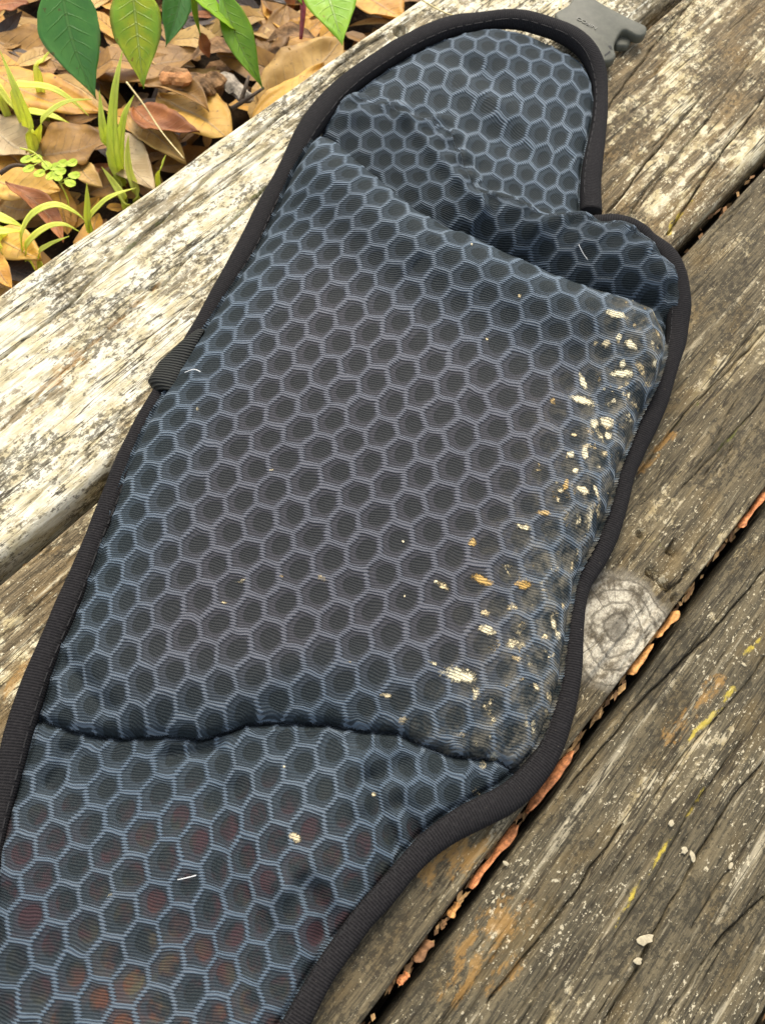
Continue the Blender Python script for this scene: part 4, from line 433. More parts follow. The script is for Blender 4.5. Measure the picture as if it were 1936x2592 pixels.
MUD = [(243.457, -196.62, 0.087, -0.208, -0.528, -0.273, 0.0, 1.0), (236.783, -203.67, 0.484, -0.697, -0.447, -0.448, 0.0, 1.0), (237.016, -209.471, 0.012, -0.35, -0.712, 0.048, 0.0, 1.0), (232.203, -201.487, 0.293, -0.418, -0.525, -0.526, 0.2, 0.9), (229.208, -211.883, 0.487, -0.706, -0.358, -0.356, 0.0, 1.0), (225.994, -214.101, 0.098, -0.186, -0.519, -0.372, 0.0, 1.0), (213.989, -204.313, 0.689, -0.412, -0.094, -0.264, 0.0, 1.0), (206.585, -209.031, 0.076, -0.182, -0.449, -0.232, 0.0, 1.0), (205.691, -222.389, 0.099, -0.308, -0.428, -0.167, 0.1, 1.0), (200.838, -218.911, 0.308, -0.435, -0.314, -0.307, 0.0, 1.0), (201.292, -226.031, 0.34, -0.487, -0.436, -0.425, 0.0, 1.0), (187.279, -223.998, 0.421, -0.589, -0.256, -0.248, 0.0, 1.0), (182.993, -220.289, 0.355, -0.49, -0.45, -0.435, 0.0, 0.8), (191.003, -216.2, 0.526, -0.728, -0.877, -0.854, 0.4, 0.9), (178.587, -225.732, 0.535, -0.742, -0.523, -0.504, 0.0, 1.0), (171.257, -226.567, 0.367, -0.719, -0.386, -0.249, 0.9, 1.0), (174.241, -232.764, 0.125, -0.39, -0.577, -0.228, 0.1, 1.0), (177.794, -236.896, 1.155, -0.53, -0.082, -0.268, 0.1, 0.9), (156.042, -227.227, 0.177, -0.34, -0.877, -0.565, 0.9, 0.9), (146.728, -224.867, 0.082, -0.316, -1.004, -0.289, 0.1, 0.9), (220.899, -222.038, 0.842, -1.23, -0.475, -0.469, 0.0, 1.0), (216.352, -212.843, 0.75, -1.069, -0.827, -0.817, 0.0, 0.9), (215.268, -218.607, 0.748, -1.077, -0.837, -0.824, 0.0, 0.8), (169.622, -214.296, 0.473, -0.632, -0.367, -0.354, 0.5, 0.6), (197.35, -201.16, 0.131, -0.671, -0.645, -0.106, 0.8, 0.7), (165.606, -226.245, 0.065, -0.38, -0.493, -0.087, 0.8, 0.35), (167.32, -240.462, 0.362, -0.608, -0.138, -0.109, 0.1, 0.55), (162.987, -238.632, 0.547, -0.761, -0.259, -0.245, 0.1, 0.6), (224.316, -162.27, 0.882, -1.154, -0.86, -0.875, 0.4, 1.0), (202.411, -163.893, 0.921, -1.172, -1.052, -1.058, 0.3, 0.9), (258.476, -203.279, 0.463, -0.686, -0.599, -0.607, 0.8, 0.7), (231.825, -131.198, 1.038, -1.299, -0.942, -0.979, 0.0, 0.9), (262.974, -196.576, 0.924, -1.36, -0.978, -0.998, 0.0, 0.7), (211.292, -238.519, 0.227, -0.758, -0.477, -0.186, 0.2, 0.45), (178.92, -247.138, 0.393, -0.57, -0.541, -0.516, 0.2, 0.45), (156.578, -227.38, 0.215, -0.384, -0.715, -0.5, 0.9, 1.0), (146.95, -224.698, 0.16, -0.301, -0.638, -0.41, 0.2, 0.6), (129.348, -214.751, 0.402, -0.505, -0.447, -0.421, 0.9, 1.0), (120.63, -226.557, 0.068, -0.255, -0.593, -0.175, 0.95, 1.0), (129.122, -238.23, 0.197, -0.26, -0.418, -0.39, 1.0, 1.0), (130.895, -230.428, 0.097, -0.283, -0.509, -0.203, 0.2, 0.4), (109.536, -217.344, 0.078, -0.399, -0.794, -0.156, 0.4, 0.8), (107.403, -239.094, 0.1, -0.293, -0.602, -0.243, 0.1, 1.0), (109.009, -248.828, 0.22, -0.419, -0.458, -0.291, 0.2, 0.75), (88.986, -241.748, 0.084, -0.152, -0.35, -0.221, 0.0, 1.0), (85.73, -232.458, 0.22, -0.476, -1.364, -0.701, 0.1, 0.8), (154.951, -246.571, 0.368, -0.745, -0.226, -0.145, 0.2, 0.6), (149.603, -247.506, 0.221, -0.709, -0.331, -0.132, 0.3, 0.5), (125.9, -255.433, 0.752, -0.598, -0.252, -0.393, 0.1, 1.0), (123.927, -259.276, 0.44, -0.601, -0.439, -0.404, 0.1, 1.0), (119.523, -255.974, 0.446, -0.601, -0.734, -0.675, 0.3, 0.9), (116.947, -262.015, 0.714, -0.971, -0.56, -0.512, 0.2, 0.8), (66.86, -227.596, 0.266, -0.414, -1.06, -0.721, 0.3, 0.9), (168.097, -241.553, 0.382, -0.718, -0.171, -0.12, 0.1, 0.75), (163.527, -238.792, 0.468, -0.652, -0.298, -0.283, 0.1, 0.6), (74.162, -255.198, 0.332, -0.414, -0.819, -0.735, 0.4, 0.7), (132.62, -245.196, 0.437, -0.588, -1.048, -0.975, 0.4, 0.7), (112.414, -195.88, 1.276, -1.5, -1.617, -1.526, 0.0, 1.0), (108.803, -214.266, 0.76, -0.922, -1.202, -1.122, 0.0, 1.0), (103.177, -263.537, 0.737, -0.983, -0.58, -0.527, 0.3, 0.7), (86.175, -250.673, 0.324, -0.408, -0.474, -0.429, 0.3, 0.4), (64.933, -236.963, 0.319, -0.376, -0.443, -0.399, 0.4, 0.6), (134.753, -259.982, 0.343, -0.478, -0.286, -0.264, 0.2, 0.25), (178.047, -247.192, 0.208, -0.69, -0.465, -0.184, 0.2, 0.3), (97.421, -209.384, 1.569, -1.848, -2.142, -1.992, 0.0, 1.0), (125.315, -245.358, 1.423, -1.892, -2.132, -1.976, 0.0, 1.0), (13.892, -235.285, 0.1, -0.509, -0.698, -0.163, 0.3, 1.0), (27.543, -217.55, 1.287, -1.359, -1.679, -1.494, 0.1, 1.0), (-35.361, -204.113, 1.076, -0.243, -0.779, -2.258, 0.1, 0.8), (40.975, -245.47, 0.853, -0.977, -0.853, -0.754, 0.2, 0.9), (52.687, -165.542, 0.373, -0.441, -1.601, -1.232, 0.4, 0.8), (62.265, -164.391, 0.561, -0.283, -0.51, -1.063, 0.1, 0.6), (72.911, -173.047, 1.067, -1.123, -1.423, -1.33, 0.8, 0.8), (82.434, -184.12, 0.222, -0.51, -0.903, -0.364, 0.6, 0.7), (66.487, -210.438, 0.704, -0.787, -1.543, -1.409, 0.4, 0.8), (99.431, -142.825, 0.781, -0.594, -1.217, -1.743, 0.2, 0.9), (98.907, -105.408, 1.046, -1.022, -0.718, -0.705, 0.1, 0.6)]
BUCKLE = [(392.7, -61.0), (403.7, -63.0), (409.3, -62.1), (414.8, -60.1), (420.9, -63.4), (419.8, -71.1), (420.7, -80.5), (422.1, -90.2), (424.3, -99.3), (423.3, -101.7), (419.5, -103.5), (415.9, -103.1), (413.9, -100.8), (413.7, -95.4), (411.9, -93.5), (406.3, -94.3), (399.4, -96.6), (396.1, -99.1), (393.7, -102.0), (389.6, -102.7), (385.2, -100.4), (382.8, -96.5), (387.0, -87.5), (387.9, -74.5)]
PRONG = [(407.9, -91.8), (413.3, -91.8), (417.8, -95.9), (417.0, -97.9), (411.6, -100.2), (408.8, -99.9), (404.5, -95.4)]
SLOTS = [[(395.7, -95.1), (396.9, -96.0), (395.1, -98.3), (394.6, -97.3)], [(388.7, -97.6), (393.3, -97.8), (392.7, -98.7), (387.9, -98.5)]]
NAME_LINE = [(402.5, -83.4), (400.9, -71.9), (397.7, -76.1)]
TAB = [(127.1, -73.8), (108.1, -74.1), (99.1, -82.3), (99.4, -87.0), (111.7, -84.5), (123.0, -80.6)]
FIBRE_A = [(107.9, -89.1), (110.6, -91.5), (111.1, -94.7)]
FIBRE_B = [(-18.9, -216.5), (-16.7, -218.2), (-14.3, -219.9)]
FIBRE_C = [(270.9, -162.1), (270.0, -165.5), (269.3, -169.3)]
DEAD_LEAVES = [('dead_leaf', (210.5, 195.2, -84.0), (233.1, 120.8, -78.0), 35.8, 'orange', 'large orange brown dead leaf under the pale grass blades, left side', 0.1, 0.35, 0.2), ('dead_leaf', (230.0, 224.9, -92.0), (246.2, 166.6, -86.0), 36.1, 'brown', 'brown dead leaf lying behind the big dark green leaf tip at left edge', -0.05, 0.2, -0.1), ('dead_leaf', (259.2, 164.6, -92.0), (319.8, 128.2, -90.0), 41.8, 'brown', 'dull brown dead leaf between the dark green and the yellow green leaf', 0.05, 0.15, 0.1), ('dead_leaf', (182.1, 126.3, -82.0), (220.6, 100.3, -76.0), 40.7, 'brown', 'mid brown dead leaf with visible veins beside the tall grass tuft', 0.05, 0.25, 0.15), ('dead_leaf', (244.6, 113.3, -80.0), (239.7, 59.1, -76.0), 19.8, 'tan', 'tan pointed dead leaf with its tip at the bench edge under a straw', 0.0, 0.4, -0.1), ('dead_leaf', (247.4, 109.7, -76.0), (255.9, 63.7, -68.0), 23.0, 'rust', 'curled reddish brown dead leaf with a pointed tip near the straw', 0.15, 0.6, 0.1), ('dead_leaf', (267.3, 110.3, -80.0), (266.7, 49.9, -72.0), 37.7, 'orange_pale', 'bright orange tan dead leaf lying against the bench edge', -0.05, 0.2, 0.1), ('dead_leaf', (310.2, 70.5, -86.0), (382.6, 67.3, -76.0), 41.4, 'tan', 'broad light tan dead leaf near the right green leaf at the bench edge', 0.05, 0.2, -0.1), ('dead_leaf', (295.9, 62.2, -82.0), (355.0, 58.7, -74.0), 20.9, 'orange_pale', 'narrow orange tan dead leaf along the bench edge, below the broad tan one', 0.05, 0.2, 0.1), ('dead_leaf', (435.1, 105.7, -88.0), (429.1, 55.9, -80.0), 36.5, 'orange', 'orange brown dead leaf in the upper corner where the bench edge leaves the picture', 0.0, 0.2, 0.0), ('dead_leaf', (185.9, 165.2, -84.0), (187.6, 119.8, -80.0), 29.2, 'tan_pale', 'pale tan dead leaf below the big orange leaf at the left edge', 0.1, 0.2, 0.0), ('dead_leaf', (156.6, 125.6, -80.0), (176.1, 89.9, -76.0), 27.3, 'orange_pale', 'light orange dead leaf under the small round leaved seedling', 0.05, 0.25, 0.1), ('dead_leaf', (156.7, 109.2, -70.0), (151.8, 57.8, -70.0), 12.4, 'rust', 'narrow rust red dead leaf pointing down at the lower grass tuft', -0.1, 0.5, 0.2), ('dead_leaf', (129.4, 93.3, -74.0), (136.2, 56.1, -70.0), 21.5, 'orange_pale', 'yellowish orange dead leaf beneath the arching lower grass blades', 0.0, 0.3, 0.0), ('dead_leaf', (120.6, 73.5, -66.0), (111.7, 46.8, -62.0), 10.6, 'orange', 'small orange dead leaf in the lower left corner of the litter', 0.05, 0.4, 0.1), ('dead_leaf', (120.5, 77.0, -78.0), (129.3, 53.7, -76.0), 17.3, 'dark', 'dark brown dead leaf tucked against the bench edge, lower left', 0.0, 0.2, 0.0), ('dead_leaf', (232.2, 102.6, -80.0), (211.6, 54.0, -74.0), 23.2, 'tan_pale', 'pale beige dead leaf standing beside the tall grass tuft at the bench edge', 0.1, 0.3, -0.1), ('dead_leaf', (259.4, 118.2, -74.0), (272.9, 73.8, -70.0), 20.2, 'brown', 'dark brown curled dead leaf lying over the bright orange one', -0.2, 0.8, 0.2), ('dead_leaf', (305.3, 113.2, -60.0), (304.2, 105.7, -72.0), 8.2, 'rust', 'small curled rust orange leaf hanging below the narrow green leaf', 0.1, 0.8, 0.2), ('dead_leaf', (198.7, 102.1, -78.0), (192.8, 74.9, -74.0), 13.1, 'tan', 'small pinkish tan leaf scrap beside the seedling leaflets', 0.1, 0.4, 0.0), ('dead_leaf', (247.1, 237.8, -84.0), (262.4, 219.8, -80.0), 20.6, 'rust', 'pinkish brown dead leaf in the upper left corner', 0.0, 0.3, 0.0), ('dead_leaf', (289.8, 195.8, -96.0), (319.8, 174.8, -94.0), 29.5, 'brown', 'brown dead leaf behind the tops of the two largest green leaves', 0.0, 0.1, 0.0), ('dead_leaf', (338.1, 97.7, -94.0), (390.9, 123.6, -90.0), 21.6, 'brown', 'brown dead leaf beside the red shoot tip near the top', 0.0, 0.2, 0.1), ('dead_leaf', (358.7, 129.8, -70.0), (367.5, 102.5, -66.0), 14.3, 'grey', 'greyish curled dead leaf at the top edge above the glossy hanging leaf', 0.0, 0.9, 0.1), ('dead_leaf', (192.4, 91.6, -92.0), (222.2, 81.2, -88.0), 20.0, 'brown', 'brown dead leaf lying low between the grass tufts and bench', 0.0, 0.2, 0.0), ('dead_leaf', (152.5, 117.4, -90.0), (163.8, 94.9, -86.0), 22.8, 'tan', 'tan dead leaf half buried behind the lower grass tuft', 0.05, 0.2, 0.0), ('dead_leaf', (361.6, 104.0, -92.0), (397.8, 96.9, -88.0), 23.3, 'orange', 'orange brown dead leaf under the red shoot tip', 0.05, 0.2, 0.0)]
SHRUB_LEAVES = [('leaf', (237.3, 137.2, -5.0), (219.6, 103.3, -50.0), 28.9, 'green', '', 0.06, 0.25, 0.0), ('leaf', (267.6, 119.9, -12.0), (240.7, 88.3, -46.0), 24.4, 'yellowgreen', '', 0.0, 0.2, 0.0), ('leaf', (304.8, 121.5, -30.0), (282.0, 117.4, -60.0), 16.9, 'green', '', -0.05, 0.3, 0.0), ('leaf', (289.2, 93.3, -10.0), (288.8, 94.3, -42.0), 6.5, 'green2', '', 0.0, 0.5, 0.0), ('leaf', (274.3, 96.7, 0.0), (300.5, 75.9, -36.0), 22.5, 'yellowgreen2', '', 0.05, 0.25, 0.1), ('leaf', (303.1, 90.1, -20.0), (296.9, 53.8, -56.0), 17.6, 'green2', '', 0.06, 0.35, 0.1), ('leaf', (336.0, 49.3, 0.0), (313.9, 12.0, -12.0), 26.1, 'yellowgreen2', '', 0.0, 0.2, 0.0), ('leaf', (324.4, 63.3, -10.0), (332.3, 56.7, -24.0), 15.8, 'green2', '', 0.0, 0.3, 0.0)]
GRASS = [('tall pale green grass tuft growing at the bench edge beside the straw', [([(208.1, 79.5, -85.0), (208.0, 80.3, -70.0), (212.5, 82.7, -52.0), (221.0, 85.3, -32.0), (233.3, 90.7, -20.0)], 6.5), ([(211.0, 87.4, -85.0), (209.8, 87.4, -68.0), (210.7, 88.8, -52.0), (218.9, 97.3, -40.0)], 6.0), ([(208.8, 81.2, -85.0), (215.5, 84.4, -68.0), (223.7, 86.0, -52.0), (232.5, 86.6, -44.0)], 5.0), ([(206.3, 64.3, -80.0), (208.9, 70.4, -70.0), (213.8, 75.3, -62.0), (218.0, 77.8, -56.0)], 3.6), ([(197.8, 64.3, -80.0), (198.1, 71.8, -72.0), (198.2, 79.5, -66.0)], 4.0)]), ('yellow green grass tuft in front of the big orange dead leaf', [([(187.2, 124.9, -80.0), (187.4, 124.0, -60.0), (188.7, 127.5, -42.0), (194.7, 142.2, -30.0)], 5.5), ([(192.6, 129.3, -80.0), (190.6, 120.0, -64.0), (194.6, 115.5, -54.0), (205.8, 110.0, -48.0), (218.1, 104.6, -50.0)], 4.5), ([(197.4, 148.0, -62.0), (202.7, 137.9, -54.0), (208.9, 125.9, -52.0), (213.1, 115.4, -56.0), (216.9, 110.0, -64.0)], 4.0), ([(198.0, 144.8, -76.0), (201.4, 132.3, -68.0), (205.6, 123.8, -68.0), (210.1, 120.8, -72.0)], 4.0), ([(195.6, 162.9, -66.0), (195.3, 152.7, -70.0), (196.2, 146.5, -76.0)], 3.6), ([(222.1, 160.1, -70.0), (225.6, 156.4, -62.0), (230.1, 153.7, -56.0)], 4.0)]), ('low arching yellow grass tuft near the lower left of the litter', [([(134.7, 70.0, -72.0), (138.2, 67.7, -58.0), (144.6, 63.6, -48.0), (153.6, 57.3, -44.0), (160.1, 51.5, -50.0), (164.1, 49.6, -60.0)], 4.0), ([(134.0, 66.5, -72.0), (138.7, 63.7, -62.0), (147.0, 59.0, -56.0), (152.8, 53.0, -54.0), (157.8, 49.4, -60.0)], 3.6), ([(136.4, 58.8, -70.0), (141.6, 54.9, -62.0), (152.1, 50.7, -60.0)], 3.0), ([(132.4, 84.3, -62.0), (136.3, 76.7, -58.0), (141.4, 72.9, -64.0)], 5.0), ([(125.7, 76.2, -62.0), (131.2, 72.3, -58.0), (139.9, 71.2, -64.0)], 4.5)]), ('short pale grass sprout at the bench edge left of the tall tuft', [([(170.0, 59.6, -72.0), (172.9, 60.3, -60.0), (177.0, 62.7, -50.0)], 3.6), ([(170.0, 59.6, -72.0), (178.0, 55.5, -60.0), (185.3, 52.0, -56.0), (198.4, 51.4, -60.0)], 3.0)]), ('single short grass blade at the bench edge right of the tall tuft', [([(218.0, 57.7, -72.0), (219.2, 54.5, -62.0), (221.5, 52.7, -54.0)], 4.0)])]
SEED_STEM = [(172.0, 110.5, -58.0), (174.1, 101.4, -56.0), (173.0, 89.3, -56.0), (171.9, 80.5, -60.0), (172.9, 79.5, -70.0), (174.8, 84.3, -84.0)]
SEED_LEAFLETS = [(168.0, 100.5, -56.0), (172.1, 97.1, -56.0), (164.8, 94.8, -56.0), (166.7, 88.7, -56.0), (173.1, 90.3, -56.0), (175.2, 86.8, -56.0), (175.2, 82.5, -56.0), (179.4, 86.0, -56.0), (183.4, 83.0, -56.0), (169.7, 83.3, -56.0), (173.7, 73.2, -56.0), (178.7, 75.8, -56.0), (171.8, 80.7, -56.0)]
STRAW = [(248.1, 113.4, -62.0), (242.1, 93.0, -60.0), (232.7, 67.7, -56.0), (223.1, 39.7, -48.0)]
STRAW_TOP = [(355.0, -0.3, 3.0), (356.6, -13.4, 2.5), (359.1, -22.3, 2.5), (364.0, -33.4, 4.5)]
STALK_TOP = [(399.7, -61.1, 8.0), (404.7, -58.3, 8.0), (409.9, -55.1, 8.0)]
BARK = [([(282.0, 127.0, -86.0), (298.9, 90.5, -84.0)], 24.0, 'brown'), ([(269.9, 111.3, -70.0), (282.5, 97.6, -70.0)], 11.0, 'orange'), ([(304.6, 96.8, -78.0), (298.0, 65.9, -74.0)], 12.0, 'grey'), ([(281.3, 91.1, -74.0), (302.2, 93.2, -76.0)], 16.0, 'brown')]
TWIGS = [[(278.6, 61.1, -64.0), (289.7, 57.2, -60.0), (300.8, 57.0, -60.0)], [(158.9, 117.3, -72.0), (167.0, 114.9, -70.0), (173.5, 110.4, -72.0)], [(290.9, 66.3, -70.0), (297.7, 69.0, -66.0), (305.9, 74.2, -66.0)]]
FLAKES = [((103.4, -329.7), 2.4), ((99.0, -338.1), 2.8), ((99.3, -341.3), 3.4), ((66.8, -342.9), 5.4), ((105.8, -353.3), 2.4), ((60.0, -344.5), 2.8), ((54.6, -293.4), 2.2), ((169.9, -319.9), 2.2)]
LEAF_BITS = [[(241.9, -289.5), (220.4, -289.4)], [(172.3, -289.5), (157.6, -289.6)], [(154.2, -289.2), (138.6, -288.2)], [(101.0, -289.0), (72.7, -289.6)], [(67.6, -288.4), (41.2, -287.7)], [(35.1, -287.6), (29.8, -288.9)], [(20.5, -287.6), (12.4, -287.5)], [(8.5, -287.9), (4.0, -287.7)]]
# ------------------------------------------------------------------ belt surface (all lengths in millimetres here)
def seg_dist(X, Y, poly, closed=True):
    d = np.full(X.shape, 1e9)
    P = np.asarray(poly, float)
    n = len(P)
    for k in range(n if closed else n - 1):
        a = P[k]; b = P[(k + 1) % n]; ab = b - a
        L = ab @ ab
        if L < 1e-9: continue
        t = np.clip(((X - a[0]) * ab[0] + (Y - a[1]) * ab[1]) / L, 0, 1)
        d = np.minimum(d, np.hypot(X - a[0] - t * ab[0], Y - a[1] - t * ab[1]))
    return d

def inside(X, Y, poly):
    P = np.asarray(poly, float); r = np.zeros(X.shape, bool)
    for k in range(len(P)):
        (x1, y1), (x2, y2) = P[k - 1], P[k]
        if y1 == y2: continue
        c = ((y1 > Y) != (y2 > Y)) & (X < (x2 - x1) * (Y - y1) / (y2 - y1) + x1)
        r ^= c
    return r

def sst(a, b, x):
    t = np.clip((x - a) / (b - a), 0, 1)
    return t * t * (3 - 2 * t)

def itp(y, pts):                                # pts (x, y[, z]) sorted by falling y
    P = np.asarray(pts, float); o = np.argsort(P[:, 1]); P = P[o]
    return [np.interp(y, P[:, 1], P[:, k]) for k in range(P.shape[1]) if k != 1]

def gauss_line(X, Y, pts, w):
    return np.exp(-(seg_dist(X, Y, pts, False) / w) ** 2)

def belt_height(X, Y):
    dl = seg_dist(X, Y, EDGE_LEFT, False)
    dr = seg_dist(X, Y, EDGE_RIGHT, False)
    dt = np.minimum(dl, dr)
    xT, = itp(Y, CREASE_TOP)
    xB, = itp(Y, CREASE_LOW)
    xR, zR = itp(Y, FOLD_RIDGE)
    sT = xT - X
    sB = (X - xB) * 0.85
    rnd = lambda d, r: np.sqrt(np.clip(1 - (1 - np.clip(d / r, 0, 1)) ** 2, 0, 1))
    # upper section, lying nearly flat and puffed a little
    hu = 4.5 + 6.0 * rnd(dt, 26)
    hu = hu - 3.0 * np.exp(-(((X - 330) / 9) ** 2 + ((Y + 62) / 15) ** 2)) - 2.8 * np.exp(-(((X - 303) / 8) ** 2 + ((Y + 98) / 16) ** 2))
    hu = hu + 1.8 * np.exp(-(((X - 318) / 7) ** 2 + ((Y + 80) / 22) ** 2))
    # fold: the fabric climbs out of the valley behind the pad to a ridge, then drops to the upper section
    dR = X - xR
    keepup = 0.80 + 0.20 * rnd(dt + 1, 9)
    hu = np.where(dR > 0, hu + np.clip(zR - hu, 0, None) * np.exp(-(np.clip(dR, 0, None) / 6.0) ** 2), hu)
    sh = 8.0
    k = np.clip((X - xT - sh) / np.maximum(xR - xT - sh, 6), 0, 1)
    vz = 2.0 + 9.0 * np.clip((-Y - 150) / 60, 0, 1)
    hs = vz + (zR - vz) * np.sin(0.5 * np.pi * k) ** 0.9
    hu = np.where(dR > 0, hu, hs) * np.where(dR > 14, 1.0, keepup)
    hu = hu + np.exp(-(dR / 9.0) ** 2) * rnd(dt, 10) * (0.8 * np.sin((0.55 * X + 0.9 * Y) / 2.1) + 0.6 * np.sin((0.9 * X - 0.4 * Y) / 3.3 + 1.0))
    for pts, amp, w in WRINKLES:
        hu = hu + amp * gauss_line(X, Y, pts, w)
    # the pad
    el = rnd(dl + 0.5, 24); er = rnd(dr + 0.5, 13)
    hp = 6.0 + 12.5 * np.minimum(el, er)
    hp = hp + (9.0 * np.exp(-((sT - 20.0) / 17.0) ** 2) - 3.0 * sst(9.0, -1.0, sT)) * np.minimum(rnd(dl, 26), rnd(dr + 6, 14))
    hp = hp - 3.5 * sst(26, 0, sB)
    hp = hp + 1.5 * np.sin((X + 0.6 * Y) / 38.0) + 0.8 * np.sin((X * 0.5 - Y) / 23.0)
    for pts, amp, w in PAD_DENTS:
        hp = hp + amp * gauss_line(X, Y, pts, w)
    # lower section
    hl = 5.0 + 4.5 * rnd(dt, 18)
    for pts, amp, w in LOW_FOLDS:
        hl = hl + 1.45 * amp * gauss_line(X, Y, pts, w)
    hl = hl + 0.9 * np.sin((X * 0.8 + Y) / 13.0) * rnd(dt, 12)
    wB = rnd(sB, 15)
    h = np.where(sB > 0, hl + (hp - hl) * wB, hl)
    h = h - 3.4 * np.exp(-(sB / 1.3) ** 2)
    wT = sst(-1.6, 1.4, sT)
    h = hu + (h - hu) * wT
    return h, sT, sB, dt, X - xR

def tps(X, Y, ctrl, coef):
    out = np.zeros(X.shape + (2,))
    out += coef[-3] + X[..., None] * coef[-2] + Y[..., None] * coef[-1]
    for (cx, cy), c in zip(ctrl, coef[:-3]):
        r2 = (X - cx) ** 2 + (Y - cy) ** 2 + 1e-9
        out += (r2 * np.log(r2))[..., None] * (0.5 * c)
    return out
# ------------------------------------------------------------------ ground and timber deck
GROUND = -100.0
gx = np.r_[-30000, -8000, -2500, np.arange(-900, 1500, 30), 3000, 9000, 30000]
gy = np.r_[-30000, -8000, -2500, np.arange(-1300, 1000, 30), 2600, 9000, 30000]
GX, GY = np.meshgrid(gx, gy, indexing='ij')
near = np.exp(-((np.hypot(GX - 250, GY + 150) / 1800) ** 4))
GZ = GROUND - 4 + 7 * vnoise(GX / 90, GY / 90, 3, 3) * near
o = link('ground', np.stack([GX, GY, GZ], -1).reshape(-1, 3), grid_faces(len(gx), len(gy))[:, ::-1], soil_mat()); tag(o, kind='structure')

PLANKS = [  # name key, y of left edge, y of right edge, thickness, material, left rounding, right rounding
    ('A', 0.0, -90.6, 34, wood('bleached_timber', 1.0, (0.066, 0.054, 0.033), (0.24, 0.192, 0.112), (0.78, 0.73, 0.575), 0.60, 0.5), 4.0, 7.0),
    ('B', -98.0, -190.5, 34, wood('silvered_timber', 2.0, (0.060, 0.046, 0.026), (0.19, 0.142, 0.078), (0.66, 0.59, 0.405), 0.42, 0.8), 3.0, 7.0),
    ('C', -196.0, -287.6, 34, wood('brown_timber', 3.0, (0.045, 0.037, 0.0235), (0.136, 0.108, 0.062), (0.46, 0.395, 0.26), 0.27, 0.8, KNOT), 3.0, 2.0),
    ('D', -293.9, -386.0, 34, wood('dark_timber', 4.3, (0.038, 0.0325, 0.021), (0.118, 0.096, 0.057), (0.47, 0.41, 0.28), 0.24, 0.9), 4.6, 4.0),
    ('E', -394.0, -485.0, 34, wood('grey_timber', 5.7, (0.045, 0.036, 0.023), (0.150, 0.118, 0.074), (0.52, 0.47, 0.36), 0.33, 0.60), 5.0, 5.0),
    ('F', -493.0, -584.0, 34, None, 5.0, 5.0),
]
PLANKS[5] = PLANKS[5][:4] + (PLANKS[4][4],) + PLANKS[5][5:]
deck = empty('timber_deck', (150, -240, GROUND), 'weathered timber deck of parallel boards that the belt lies on', 'deck')
xs = np.r_[np.arange(-420, -110, 8.0), np.arange(-110, 540, 2.2), np.arange(540, 960, 8.0)]
FLAT = {}
